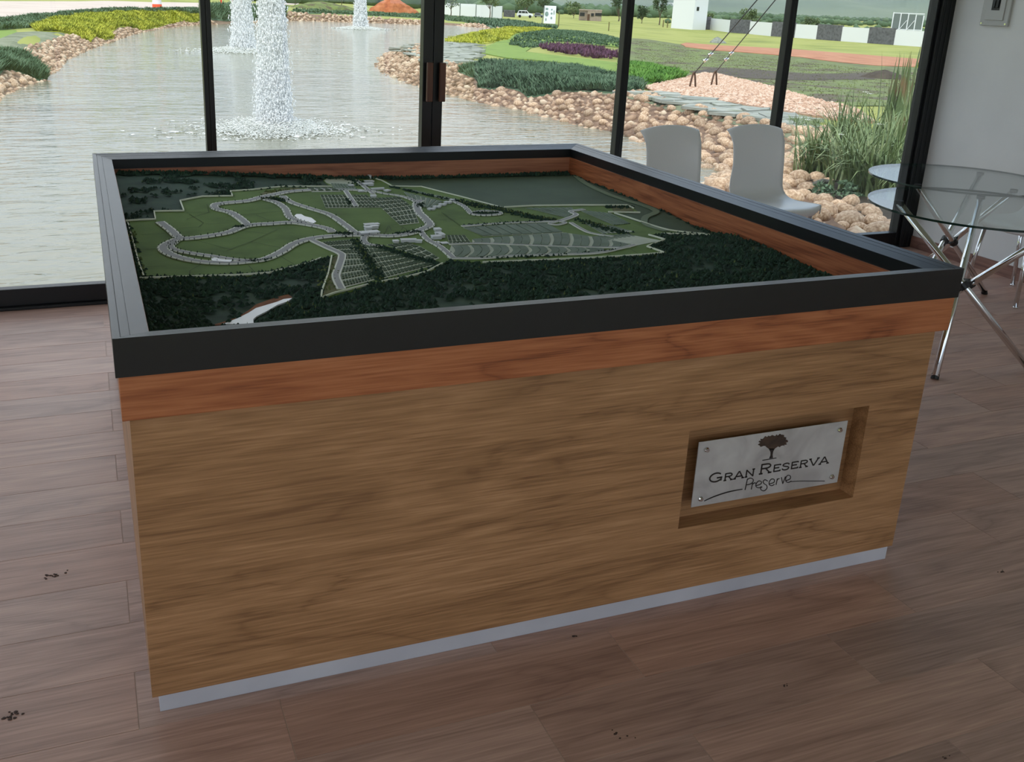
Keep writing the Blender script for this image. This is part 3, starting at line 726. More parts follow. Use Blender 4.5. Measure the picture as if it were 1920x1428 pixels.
# roads -----------------------------------------------
ROADS = [
 ([(300,419),(320,434),(338,449),(362,449),(400,444),(430,438),(455,428),(478,424),(510,422),(548,420),(590,426),(615,432),(624,438)], .034),
 ([(340,449),(318,458),(306,467),(314,477),(340,487),(380,494),(430,496),(470,493),(500,488),(530,474),(552,460),(585,450),(640,444),(700,444),(735,445),(770,440),(795,431),(806,424),(797,412),(785,400),(781,386),(788,378)], .036),
 ([(330,456),(320,464),(330,472),(360,478),(400,484),(440,490),(470,492)], .026),
 ([(466,426),(450,412),(432,401),(412,396),(403,392),(405,386),(425,383),(465,379),(492,372),(520,366),(548,361),(600,358),(660,358),(690,361)], .034),
 ([(497,376),(520,383),(535,394),(542,408),(556,416),(575,421)], .030),
 ([(530,370),(545,381),(580,393),(618,405),(648,425),(668,440),(690,446)], .030),
 ([(684,446),(682,454),(690,461),(716,465)], .026), ([(788,436),(802,452),(826,466),(850,487)], .024),
 ([(690,358),(720,365),(752,370),(775,378),(785,386)], .022), ([(846,378),(868,388),(878,397),(886,404),(910,406),(936,404),(934,400),(910,398),(890,400)], .022),
 ([(846,487),(900,487),(960,483),(1050,480),(1120,477),(1165,468),(1190,462)], .018), ([(842,461),(900,459),(1000,463),(1100,466),(1172,467)], .014),
 ([(866,427),(940,421),(1022,418),(1045,418)], .018), ([(1045,418),(1062,413),(1080,405),(1070,399),(1095,395)], .022),
 ([(1040,419),(1030,422),(1045,424),(1060,420),(1045,417)], .014), ([(1070,420),(1090,432),(1110,440),(1150,446)], .016),
 ([(1085,332),(1105,350),(1150,370),(1205,387),(1230,399),(1210,410),(1212,424),(1250,436)], .026),
 ([(583,452),(612,466),(638,478),(641,486),(635,505),(630,522),(640,545)], .026), ([(668,340),(690,358),(700,366)], .02), ([(648,360),(668,390)], .022)]
for i, (pts, w) in enumerate(ROADS):
    sp_ = resample(spl(mpl(pts), 6), .008)
    b = MB(); ribbon(b, sp_, w, ht, .0072, 0, .003); mm = 'm_path' if i == 16 else 'm_kerb'
    o = b.build('road', M[mm], lm)
    if i != 16:
        c = MB(); ribbon(c, sp_, w*.62, ht, .0077, 0); c.build('asphalt', M['m_road'], o)
# model water
def flatpoly(pts, name, m, lift=.006): drape(mpl(pts), ht, lift, name, M[m], lm, .02, skirt=.004)
flatpoly([(552,407),(556,404),(565,404),(571,408),(584,411),(593,418),(588,421),(574,418),(560,414)], 'model_pond', 'm_water')
flatpoly([(396,490),(404,488),(414,491),(424,492),(436,493),(432,496),(410,495),(398,494)], 'model_pond', 'm_water', .0095)
flatpoly([(396,612),(415,607),(445,597),(468,583),(480,573),(520,559),(540,554),(548,559),(546,563),(520,570),(480,583),(466,592),(440,604),(412,612)], 'river_bank', 'm_earth', .004)
flatpoly([(418,612),(446,601),(466,591),(480,582),(520,570),(532,565),(548,563),(540,569),(520,576),(500,588),(482,597),(475,603),(476,612)], 'river', 'm_water', .007)
flatpoly([(487,366),(500,360),(535,355),(560,354),(565,359),(545,362),(515,368)], 'scrub', 'm_scrub', .004)
flatpoly([(608,340),(612,332),(645,331),(668,337),(660,352),(632,352),(612,344)], 'bare_ground', 'm_pad', .004)
flatpoly([(624,487),(634,480),(640,482),(632,505),(626,522),(634,547),(604,560),(614,530)], 'scrub', 'm_scrub', .0045)
flatpoly([(1145,388),(1175,387),(1188,397),(1150,398)], 'scrub', 'm_scrub', .0045)
# model buildings: base pixel, size in metres, turn
def house(px, py, sx, sy, h, a=0.0, roof='box'):
    x, y = mp_(px, py); z = float(ht(x, y))+.003
    ax = (math.cos(a), math.sin(a)); ay = (-ax[1], ax[0])
    sx, sy, h = sx*.74, sy*.62, h*.62
    hgrp = MB().obox((x, y), ax, ay, sx/2, sy/2, z, z+h)
    o = hgrp.build('model_building', M['m_white'], lm, bevel=.0006, seg=1)
    r = MB().obox((x, y), ax, ay, sx/2+.0015, sy/2+.0015, z+h, z+h+.0016); r.build('roof', M['m_white'], o)
for h in ((682,441,.034,.05,.012,.1),(700,440,.05,.045,.014,.1),(690,433,.03,.035,.018,.1),(702,430,.034,.03,.016,.1),(693,426,.05,.035,.014,.1),(706,425,.022,.03,.013,.1),
          (766,455,.07,.03,.014,-.15),(785,456,.03,.026,.012,-.4),(742,456,.024,.026,.010,0),(820,434,.03,.04,.012,0),(818,449,.045,.035,.016,0),(828,446,.022,.045,.018,0),(822,441,.03,.03,.01,0),(817,457,.034,.03,.004,0),(833,458,.03,.03,.004,0),
          (690,349,.055,.05,.014,.1),(692,343,.05,.04,.010,.1),(693,336,.014,.03,.024,0),(708,357,.075,.022,.010,.1),(700,371,.03,.03,.012,0),(658,351,.03,.03,.01,.2),(677,361,.03,.03,.008,0),(726,360,.03,.035,.008,.4)):
    house(*h)
for k in range(9): house(806+k*5.2, 395-k*2.1+(k%2)*2.2, .020, .026, .009, .5)
# trees ------------------------------------------------
octv = [(0,0,1.2),(1,0,.35),(.31,.95,.4),(-.81,.59,.35),(-.81,-.59,.4),(.31,-.95,.35),(0,0,-.1)]
octf = [(0,1,2),(0,2,3),(0,3,4),(0,4,5),(0,5,1)]
def treeblob(V, Fc, x, y, z, r, h):
    o = len(V); a = rnd.uniform(0, 6.3); ca, sa = math.cos(a), math.sin(a)
    for (u, v, w) in octv[:6]:
        j = rnd.uniform(.8, 1.2); V.append((x+r*j*(u*ca-v*sa), y+r*j*(u*sa+v*ca), z+h*w*j))
    Fc.extend([(o+a_, o+b_, o+c_) for a_, b_, c_ in octf])
def blobs(name, pts, mats_, parent=lm, r=(.004,.007), h=(.004,.008)):
    V, Fc = [], []
    for (x, y) in pts:
        e_ = r[1]*1.3; x = min(MX1-e_, max(MX0+e_, x)); y = min(MY1-e_, max(MY0+e_, y))
        treeblob(V, Fc, x, y, float(ht(x, y))+.001, rnd.uniform(*r), rnd.uniform(*h))
    b = MB(); b.v = V; b.f = Fc; b.m = [0]*len(Fc)
    o = b.build(name, M[mats_], parent); o['kind'] = 'stuff'; return o
nprng = np.random.default_rng(5)
cand = nprng.random((30000, 2))*np.array([MX1-MX0, MY1-MY0])+np.array([MX0, MY0])
clear = [SITEW, FIELDW, mpl([(418,612),(446,601),(480,582),(548,560),(540,570),(500,589),(476,612)]), mpl([(396,612),(445,597),(480,573),(540,554),(548,560),(480,584),(412,612)]), mpl([(1240,400),(1300,420),(1340,442),(1260,438),(1215,425)])]
ok = np.ones(len(cand), bool)
for P in clear: ok &= ~inside(P, cand[:,0], cand[:,1])
cand = cand[ok]
def vnoise(x, y, s, seed):
    r = np.random.default_rng(seed).random((64, 64)); x = x*s; y = y*s
    xi = np.floor(x).astype(int); yi = np.floor(y).astype(int); fx = sm(x-xi); fy = sm(y-yi)
    g = lambda i, j: r[i % 64, j % 64]
    return (g(xi,yi)*(1-fx)+g(xi+1,yi)*fx)*(1-fy)+(g(xi,yi+1)*(1-fx)+g(xi+1,yi+1)*fx)*fy
nv_ = .6*vnoise(cand[:,0], cand[:,1], 14, 1)+.4*vnoise(cand[:,0], cand[:,1], 40, 2)
back = (cand[:,1] > 1.15) & (cand[:,0] < 1.2)
keep = np.where(back, nv_ > .56, nv_ > .30)
FT = cand[keep]
blobs('forest_trees', FT, 'm_tree', r=(.005,.010), h=(.005,.011))
lt = FT[nprng.random(len(FT)) < .025]
blobs('pale_trees', [(x, y+.003) for x, y in lt], 'm_tree2', r=(.002,.004), h=(.011,.014))
# back edge fringe, hedges and street trees
fr_ = [(nprng.uniform(MX0, MX1), MY1-abs(nprng.normal(0, .012))-.006) for _ in range(900)]
blobs('fringe_trees', fr_, 'm_tree', r=(.006,.012), h=(.008,.016))
hp = []
def hedge(pts, w, n, dst):
    P = resample(mpl(pts), .01)
    for _ in range(n):
        p = P[rnd.randrange(len(P))]; dst.append((min(MX1,max(MX0,p[0]+rnd.gauss(0,w))), min(MY1,max(MY0,p[1]+rnd.gauss(0,w)))))
hedge([(664,452),(690,490),(715,529)], .010, 240, hp); hedge([(706,463),(750,478),(790,490),(818,497)], .010, 240, hp)
hedge([(720,467),(820,497)], .004, 40, hp); hedge([(262,523),(400,520),(510,513),(600,490)], .006, 150, hp); hedge([(690,536),(760,522),(825,499)], .005, 60, hp)
hedge([(1090,415),(1130,430),(1180,440)], .012, 160, hp); hedge([(925,391),(1000,410),(1040,415)], .012, 200, hp); hedge([(870,425),(1020,417)], .005, 70, hp)
hedge([(858,378),(900,388),(932,392)], .014, 150, hp); hedge([(890,402),(930,402)], .006, 60, hp); hedge([(1140,390),(1180,390)], .012, 70, hp)
hedge([(635,441),(655,442)], .012, 90, hp); hedge([(500,374),(530,377)], .012, 110, hp); hedge([(440,428),(455,428)], .006, 40, hp); hedge([(740,442),(780,437),(790,440)], .008, 70, hp)
hedge([(240,420),(250,455),(266,515)], .006, 100, hp); hedge([(612,335),(660,338),(680,350)], .018, 90, hp); hedge([(735,352),(790,365),(860,380)], .006, 110, hp); hedge([(905,487),(1050,481),(1160,470)], .004, 70, hp)
hedge([(650,375),(658,384)], .006, 30, hp); hedge([(470,494),(500,490)], .006, 40, hp); hedge([(788,384),(786,390)], .008, 40, hp); hedge([(840,493),(905,497),(1000,494),(1240,480)], .004, 150, hp)
blobs('hedge_trees', hp, 'm_tree', r=(.004,.007), h=(.006,.010))
hq = []; hedge([(245,430),(268,518)], .005, 60, hq); hedge([(612,545),(622,500)], .014, 70, hq); hedge([(925,391),(1040,415)], .010, 90, hq); hedge([(664,452),(715,529)], .006, 60, hq); hedge([(500,375),(530,376)], .010, 40, hq); hedge([(1100,418),(1140,430)], .010, 60, hq); hedge([(860,380),(920,390)], .010, 60, hq); hedge([(500,362),(550,357)], .012, 40, hq)
blobs('scrub_trees', hq, 'm_tree2', r=(.003,.006), h=(.006,.009))
st_ = []
for pts, w in ROADS[:10]:
    P = resample(spl(mpl(pts), 6), .034)
    for i, p in enumerate(P[:-1]):
        t = P[i+1]-p; t = t/(np.linalg.norm(t)+1e-9); s = 1 if i % 2 else -1; st_.append((p[0]-t[1]*w*.45*s, p[1]+t[0]*w*.45*s))
blobs('street_trees', [(min(MX1,max(MX0,x)), min(MY1,max(MY0,y))) for x, y in st_], 'm_tree', r=(.0022,.0034), h=(.008,.010))
# ------------------------------------------------------------------ outdoors: ground and pond
ZW = -.75
SHORE_PX = [(-60,215),(0,180),(30,168),(60,156),(88,151),(86,140),(104,131),(118,114),(140,103),(165,93),(188,84),(213,77),(238,67),(268,60),(300,54),(340,49),(376,46),(410,46),(440,44),(500,41),(545,39),(600,40),(657,42),(720,44),(793,47),(833,47),(880,51),(917,55),(900,59),(868,64),(845,69),(832,75),(820,82),(795,85),(765,88),(742,91),(722,100),(713,109),(709,121),(714,131),(738,144),(763,154),(791,162),(836,174),(876,185),(914,194),(967,203),(997,210),(1053,225),(1103,238),(1144,246),(1170,252),(1212,266),(1270,284),(1321,303),(1369,324)]
SH = [onz(x, y, ZW)[:2] for x, y in SHORE_PX]
POND = np.array(SH+[np.array((5.6, 7.3)), np.array((5.0, 5.6)), np.array((4.7, 4.6)), np.array((4.5, 3.5)), np.array((-30., 3.5)), np.array((-30., 14.))])
def sdf(x, y):
    x = np.asarray(x, float); y = np.asarray(y, float); sh = x.shape; x = x.ravel(); y = y.ravel(); d = np.full(x.shape, 1e9); n = len(POND)
    for i in range(n):
        a = POND[i]; c = POND[(i+1) % n]; e = c-a; L = e@e
        if L < 1e-9: continue
        t = np.clip(((x-a[0])*e[0]+(y-a[1])*e[1])/L, 0, 1); d = np.minimum(d, (x-a[0]-t*e[0])**2+(y-a[1]-t*e[1])**2)
    return (np.sqrt(d)*np.where(inside(POND, x, y), -1, 1)).reshape(sh)
def base_ground(x, y):
    x = np.asarray(x, float); y = np.asarray(y, float); d = np.hypot(x-CAM[0], y-CAM[1]); az = np.arctan2(x-CAM[0], y-CAM[1])
    k = np.interp(az, [-3.2,.05,.46,.60,1.0,3.2], [0,0,.016,.026,.026,.01])
    k2 = np.interp(az, [-3.2,.05,.46,.60,3.2], [0,0,.008,0,0])
    return -.25-k*np.clip(np.minimum(d,130)-22, 0, None)-k2*np.clip(np.minimum(d,300)-130, 0, None)-np.clip(d-300, 0, 900)*.006*np.interp(az, [.1,.5], [0,1])
def ground(x, y):
    z = base_ground(x, y); s = sdf(x, y); z = z+.32*sm((s-.4)/2.0)*sm((np.asarray(y)-42)/12)*(1-sm((s-14)/20))
    t = np.clip((s+.6)/1.9, 0, 1); zb = ZW-.25
    return np.where(s < 1.4, zb+(z-zb)*t, z)
T_MARCH = np.concatenate([np.arange(4.5, 40, .04), np.geomspace(40, 900, 900)])
def gp(px, py, z0=0.0):
    d = ray(px, py); d = d/np.linalg.norm(d); P = CAM[None]+d[None]*T_MARCH[:,None]
    h = ground(P[:,0], P[:,1])+z0
    w = np.nonzero(P[:,2] < h)[0]
    if not len(w): p = P[-1]; return np.array([p[0], p[1], h[-1]])
    i = w[0]; p = P[i]; return np.array([p[0], p[1], float(h[i])])
def gpl(pts): return [gp(*p) for p in pts]

def axis_pts(lo, a, b, hi, s, g):
    c = list(np.arange(a, b, s)); st = s; v = b
    while v < hi: c.append(v); st *= g; v += st
    c.append(hi); st = s; v = a
    L = []
    while v > lo: st *= g; v -= st; L.append(max(v, lo))
    return np.array(L[::-1]+c)
ax_ = axis_pts(-900, -14, 32, 2600, .34, 1.07); ay_ = axis_pts(-300, 3.45, 86, 2600, .36, 1.06)
GX, GY = np.meshgrid(ax_, ay_); GZ = ground(GX.ravel(), GY.ravel()).reshape(GX.shape)
GZ = np.where((GX > XL-.4) & (GX < XR+.3) & (GY > YB-.4) & (GY < YW+.3), -1.0, GZ)
nx, ny = len(ax_), len(ay_)
M['field'] = mat('meadow', [(112,120,52),(138,144,64),(152,154,78),(130,136,62)], rough=.95, scale=.12, detail=8, bump=.3, bscale=6)
b = MB(); b.add(np.stack([GX.ravel(), GY.ravel(), GZ.ravel()], 1), [(j*nx+i, j*nx+i+1, (j+1)*nx+i+1, (j+1)*nx+i) for j in range(ny-1) for i in range(nx-1)])
tag(b.build('ground', M['field'], smooth=True), kind='structure')
# water
wm = bpy.data.materials.new('pond_water'); wm.use_nodes = True; t = wm.node_tree; bs = t.nodes['Principled BSDF']
bs.inputs['Base Color'].default_value = (*lin((128,128,112)), 1); bs.inputs['Roughness'].default_value = .06; bs.inputs['IOR'].default_value = 1.33
co = node(t, 'ShaderNodeTexCoord'); m1 = node(t, 'ShaderNodeMapping', Scale=(.55,1.3,1), Rotation=(0,0,.25)); t.links.new(co.outputs['Object'], m1.inputs['Vector'])
n1 = node(t, 'ShaderNodeTexNoise', Scale=3.4, Detail=3, Distortion=.6); n2 = node(t, 'ShaderNodeTexNoise', Scale=.5, Detail=2)
t.links.new(m1.outputs[0], n1.inputs['Vector']); t.links.new(m1.outputs[0], n2.inputs['Vector'])
mm_ = t.nodes.new('ShaderNodeMath'); mm_.operation = 'MULTIPLY_ADD'; mm_.inputs[1].default_value = 1.4
t.links.new(n2.outputs['Fac'], mm_.inputs[0]); t.links.new(n1.outputs['Fac'], mm_.inputs[2])
bp = node(t, 'ShaderNodeBump', Strength=.42, Distance=.07); t.links.new(mm_.outputs[0], bp.inputs['Height']); t.links.new(bp.outputs['Normal'], bs.inputs['Normal'])
M['water'] = wm
c0 = POND.mean(0)
big = []
for i in range(len(POND)):
    a, p, c = POND[i-1], POND[i], POND[(i+1) % len(POND)]; e = c-a; nn = np.array([e[1], -e[0]]); nn = nn/(np.linalg.norm(nn)+1e-9)
    q1 = p+nn*.45
    if sdf(np.array([q1[0]]), np.array([q1[1]]))[0] < 0: q1 = p-nn*.45
    big.append(q1 if p[1] > 3.6 else p)
vs, es, fs, *_ = delaunay_2d_cdt([Vector(p) for p in POND], [(i, (i+1) % len(POND)) for i in range(len(POND))], [list(range(len(POND)))], 1, 1e-5)
b = MB().add([(v.x, v.y, ZW) for v in vs], [tuple(f) for f in fs])
for i in range(len(POND)):  # a strip that runs under the bank
    j = (i+1) % len(POND); b.add([(*POND[i], ZW), (*POND[j], ZW), (*big[j], ZW), (*big[i], ZW)], [(0,1,2,3)])
tag(b.build('pond_water', M['water']), kind='structure')

# ------------------------------------------------------------------ planted and paved areas (outline from the photo, laid on the ground)
def area(name, pts, m, lift=.03, step=.5, kind='structure', label=None, cat=None):
    P = gpl(pts); o = drape(P, ground, lift, name, M[m], None, step, skirt=.05); tag(o, label, cat, kind=kind); return [p[:2] for p in P]
M['lawn_mix'] = mat('patchy_lawn', [(86,76,58),(92,98,58),(112,126,66),(96,104,64)], rough=.95, scale=.9, detail=9, bump=.5, bscale=14, lo=.38, hi=.62)
M['lawn_green'] = mat('bright_lawn', [(98,122,46),(118,142,56),(106,132,50)], rough=.95, scale=1.4, detail=8, bump=.4, bscale=16)
M['track'] = mat('red_dirt', [(150,98,68),(172,116,84),(184,134,102)], rough=.95, scale=.8, detail=7)
M['tarmac'] = mat('pale_road', [(190,172,160),(204,188,176)], rough=.9, scale=.5)
M['slate'] = mat('grey_slate', [(112,116,104),(136,140,130),(156,158,148),(128,134,112)], rough=.8, scale=2.2, detail=8, rand=.10, bump=.3, bscale=12)
M['slate_bed'] = mat('mossy_slate_bed', [(92,100,74),(116,122,96),(134,136,116)], rough=.9, scale=1.6, detail=9, bump=.4, bscale=10)
M['gravel_bed'] = mat('gravel_bed', [(168,132,108),(190,156,132)], rough=.95, scale=8, detail=6)
M['soil'] = mat('dark_soil', [(64,56,48),(84,74,62)], rough=1, scale=3, detail=8, bump=.5)
M['shadeearth'] = mat('shaded_soil', [(50,44,36),(70,62,50)], rough=1, scale=6, bump=.5)  # soil under the plants, their shade painted into a darker brown
tag(drape([p for p in gpl([(1165,100),(1185,72),(1215,74),(1290,86),(1470,100),(1640,118),(1740,130),(1760,190),(1700,200),(1560,200),(1450,172),(1330,142),(1292,146),(1230,128),(1165,124)])], ground, .02, 'patchy_lawn', M['lawn_mix'], None, 1.2), kind='structure')
area('dirt_track', [(1276,84),(1300,82),(1400,88),(1500,94),(1600,102),(1740,113),(1740,128),(1640,124),(1500,108),(1400,100),(1330,95),(1285,89)], 'track', .05, 2)
area('road', [(-80,44),(0,40),(100,29),(200,21),(290,19.5),(380,17),(470,12),(560,9),(560,6),(470,7),(300,5),(150,4),(-80,4)], 'tarmac', .06, 3)
area('bright_lawn', [(885,97),(930,80),(955,72),(962,64),(1040,56),(1090,62),(1130,70),(1165,75),(1165,90),(1100,84),(1000,88),(985,98),(1030,104),(1100,112),(1165,120),(1230,131),(1292,148),(1268,158),(1200,158),(1120,130),(1050,118),(950,110)], 'lawn_green', .035, 1)
area('grass_verge', [(-60,60),(0,57),(31,57),(31,68),(0,74),(-60,80)], 'lawn_green', .012, 1)
area('slate_bed', [(742,94),(765,89),(800,83),(850,80),(890,84),(905,97),(890,108),(868,124),(838,127),(800,121),(770,113),(752,105)], 'slate_bed', .03, .6)
area('slate_bed', [(1100,174),(1205,172),(1295,184),(1440,208),(1520,222),(1560,262),(1600,330),(1540,310),(1480,262),(1420,246),(1335,226),(1290,216),(1215,196),(1160,184)], 'slate_bed', .03, .4)
area('slate_bed', [(-60,80),(0,74),(31,62),(70,60),(115,63),(142,70),(100,84),(63,98),(30,92),(0,90),(-60,100)], 'slate_bed', .03, .8)
GRV = area('gravel_bed', [(1208,166),(1240,158),(1292,146),(1320,139),(1345,141),(1450,166),(1530,190),(1600,205),(1640,232),(1560,226),(1440,208),(1350,193),(1290,184),(1230,177)], 'gravel_bed', .04, .6)
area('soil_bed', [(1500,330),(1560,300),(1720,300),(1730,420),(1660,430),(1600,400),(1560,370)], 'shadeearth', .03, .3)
area('soil_bed', [(1290,136),(1340,128),(1420,132),(1520,140),(1640,138),(1640,150),(1500,152),(1400,148),(1330,143)], 'soil', .03, 1)

# outlines of the planted beds (photo pixels)
JUNIPER_PX = [(858,136),(882,128),(925,122),(990,124),(1060,128),(1115,137),(1150,147),(1190,157),(1208,168),(1190,176),(1150,176),(1100,174),(1050,174),(1030,180),(990,186),(978,176),(945,166),(920,171),(895,165),(898,152),(872,142)]
SHRUB_PX = [(-60,108),(0,106),(25,106),(50,114),(68,130),(86,150),(72,154),(50,142),(25,136),(8,132),(0,142),(-60,150)]
YELLOW_PX = [(60,51),(100,39),(180,30),(260,25),(330,25),(376,33),(376,42),(340,41),(318,46),(265,58),(240,52),(222,53),(206,63),(214,74),(196,77),(180,70),(168,80),(140,68),(110,61),(72,60)]
YELLOW2_PX = [(833,75),(850,66),(890,59),(940,55),(1000,53),(1036,57),(965,65),(955,75),(905,83),(868,84),(840,82)]
STRIP_PX = [(-60,64),(0,44),(60,36),(140,28),(230,22),(270,21),(320,21),(372,20),(372,31),(330,24.5),(255,24.5),(170,29),(95,39),(55,52),(0,57)]
STRIP2_PX = [(382,18),(430,19),(470,20),(530,20),(538,30),(534,36),(500,39),(440,41),(382,43)]
STRIP3_PX = [(546,21),(640,23),(720,26),(793,28),(833,31),(930,37),(985,42),(1012,47.5),(1046,50),(1040,54),(985,55),(925,56),(915,50),(880,44),(833,37),(720,30.5),(640,27),(560,26)]
KEEP_OUT = [np.array([p[:2] for p in gpl(q)]) for q in (JUNIPER_PX, SHRUB_PX, YELLOW_PX, YELLOW2_PX, STRIP_PX, STRIP2_PX, STRIP3_PX)]
SPOTS = [(1525,330,120,.62,1,'arching green strap-leaved clump nearest the white chair back'), (1584,342,130,.66,1,'dense strap-leaved clump behind the pale stones'), (1600,362,130,.70,0,'strap-leaved clump in dark soil beside the glass table edge'),
         (1640,372,120,.72,1,'strap-leaved clump growing up behind the rim of the glass table'), (1575,300,110,.75,2,'flowering strap-leaved clump with white blooms among the greenery'), (1625,310,120,.80,1,'strap-leaved clump between the flowering clump and the tall sword leaves'), (1675,330,110,.80,0,'strap-leaved clump right against the corner post outside'), (1690,380,90,.60,0,'low strap-leaved clump at the foot of the corner post outside')]
PLANT_XY = [(*gp(q[0], q[1])[:2], .17) for q in SPOTS]+[(*gp(1668,262)[:2], .15), (*gp(1700,240)[:2], .15), (*gp(1570,372)[:2], .24)]
LOG_A, LOG_B = gp(1522,352), gp(1560,350)
PLANT_XY += [(LOG_A[0]*(1-f)+LOG_B[0]*f, LOG_A[1]*(1-f)+LOG_B[1]*f, .05) for f in np.linspace(-.05, 1.05, 12)]+[(LOG_A[0]*.5+LOG_B[0]*.5+.12*f, LOG_A[1]*.5+LOG_B[1]*.5-.1*f, .03) for f in (.4,.8,1.1)]
# ------------------------------------------------------------------ river stones along the bank
M['stone'] = mat('river_stone', [(136,110,88),(170,140,112),(194,166,138),(212,192,166)], rough=.8, scale=5, rand=.26, bump=.15, bscale=40)
M['stone_far'] = mat('river_stone_bank', [(118,94,76),(160,130,106),(190,162,136),(210,190,164)], rough=.85, scale=3.3, detail=3, bump=.15, bscale=40, lo=.36, hi=.64)
def stone_mesh(seed, sub):
    bm = bmesh.new(); bmesh.ops.create_icosphere(bm, subdivisions=sub, radius=1); r = random.Random(seed)
    k = [(Vector((r.gauss(0,1), r.gauss(0,1), r.gauss(0,1))).normalized(), r.uniform(.02,.16)) for _ in range(7)]
    sc = (r.uniform(1.0,1.15), r.uniform(.88,1.0), r.uniform(.65,.85))
    for v in bm.verts:
        f = 1.0
        for d, a in k: f -= a*max(0, v.co.normalized().dot(d)-.55)*2
        v.co = Vector((v.co.x*sc[0]*f, v.co.y*sc[1]*f, v.co.z*sc[2]*f))
    me = bpy.data.meshes.new('river_stone'); bm.to_mesh(me); bm.free()
    me.materials.append(M['stone']); me.polygons.foreach_set('use_smooth', [True]*len(me.polygons)); return me
SM = [stone_mesh(s, 2) for s in range(8)]
lo_v = []; 
for s in range(6):
    bm = bmesh.new(); bmesh.ops.create_icosphere(bm, subdivisions=1, radius=1); r = random.Random(s+50)
    lo_v.append(([(v.co.x*r.uniform(.95,1.1), v.co.y*r.uniform(.85,1), v.co.z*r.uniform(.6,.85)) for v in bm.verts], [tuple(v.index for v in f.verts) for f in bm.faces])); bm.free()
# stony soil strip under the stones
M['bank_soil'] = mat('stony_bank_soil', [(96,76,62),(122,98,80),(142,116,96)], rough=1, scale=6, detail=6, bump=.5, bscale=20)
def bank_strip(i0, i1, w1):
    pts = resample([POND[i] for i in range(i0, i1+1)], .35); b = MB(); rows = []
    for i, p in enumerate(pts):
        e = pts[min(i+3,len(pts)-1)]-pts[max(i-3,0)]; e = e/np.linalg.norm(e); nn = np.array([e[1], -e[0]])
        m = p+nn*.3
        if sdf(np.array([m[0]]), np.array([m[1]]))[0] < 0: nn = -nn
        rows.append([p+nn*w for w in (-.3, 0, w1*.2, w1*.4, w1*.6, w1*.8, w1)])
    A = np.array(rows); Z = ground(A[...,0].ravel(), A[...,1].ravel())+.02
    n = len(pts); m = A.shape[1]; b.add(np.stack([A[...,0].ravel(), A[...,1].ravel(), Z], 1), [(i*m+j, i*m+j+1, (i+1)*m+j+1, (i+1)*m+j) for i in range(n-1) for j in range(m-1)])
    tag(b.build('bank_soil', M['bank_soil'], smooth=True), kind='structure')
bank_strip(0, 17, .9); bank_strip(17, 28, 2.6); bank_strip(34, 59, 2.0)
STN = []   # x, y, radius
grid = {}
def try_stone(x, y, r, gap=.90):
    if y < 16:
        for (a, c, q) in PLANT_XY:
            if (a-x)**2+(c-y)**2 < (r*1.1+q)**2: return False
    gx_, gy_ = int(x/.3), int(y/.3)
    for i in range(gx_-2, gx_+3):
        for j in range(gy_-2, gy_+3):
            for (a, c, q) in grid.get((i, j), ()):
                if (a-x)**2+(c-y)**2 < (gap*(r+q))**2: return False
    grid.setdefault((gx_, gy_), []).append((x, y, r)); STN.append((x, y, r)); return True
def bank_band(i0, i1, w0, w1, dens, rmin, rmax):
    """stones between shoreline points i0..i1, from just in the water to w1 up the bank"""
    for i in range(i0, i1):
        a, c = np.array(POND[i]), np.array(POND[i+1]); L = np.linalg.norm(c-a); e = (c-a)/L; nn = np.array([e[1], -e[0]])
        m = (a+c)/2+nn*.3
        if sdf(np.array([m[0]]), np.array([m[1]]))[0] < 0: nn = -nn
        n_ = int(L*(w1-w0)*dens*2.6); r_ = np.array([rnd.uniform(rmin, rmax)*(1.12 if q_ < n_*.22 else rnd.uniform(.5,.85)) for q_ in range(n_)])   # big ones first, smaller ones into the gaps
        p = a[None]+e[None]*nprng.uniform(0, L, (n_,1))+nn[None]*nprng.uniform(w0, w1, (n_,1)); ok_ = np.ones(n_, bool)
        for K in KEEP_OUT:
            if (p.max(0)+.3 < K.min(0)).any() or (p.min(0)-.3 > K.max(0)).any(): continue
            for (ux, uy) in ((0,0),(1,0),(-1,0),(0,1),(0,-1)): ok_ &= ~inside(K, p[:,0]+ux*r_, p[:,1]+uy*r_)
        for k in np.nonzero(ok_)[0]: try_stone(float(p[k,0]), float(p[k,1]), float(r_[k]))
P_ = SHORE_PX
bank_band(34, 44, -.15, 1.75, 150, .055, .105)
bank_band(44, 50, -.15, 2.0, 190, .06, .115); bank_band(50, 54, -.15, 1.35, 220, .065, .12)
bank_band(54, 59, -.2, 1.9, 200, .085, .145)
bank_band(0, 4, -.1, .75, 90, .06, .11); bank_band(5, 12, -.1, .95, 100, .06, .11); bank_band(12, 17, -.1, .7, 40, .07, .12); bank_band(18, 28, -.1, 2.5, 40, .13, .2)
stones = []
SA = np.array(STN); SZ = ground(SA[:,0], SA[:,1])
for (x, y, r), z in zip(STN, SZ):
    z = float(z)+r*.28; u, v, dpt = pix((x, y, z))
    if -40 < u < 1960 and v > -20 and y > 3.75: stones.append((r/dpt, x, y, z, r, u, v))
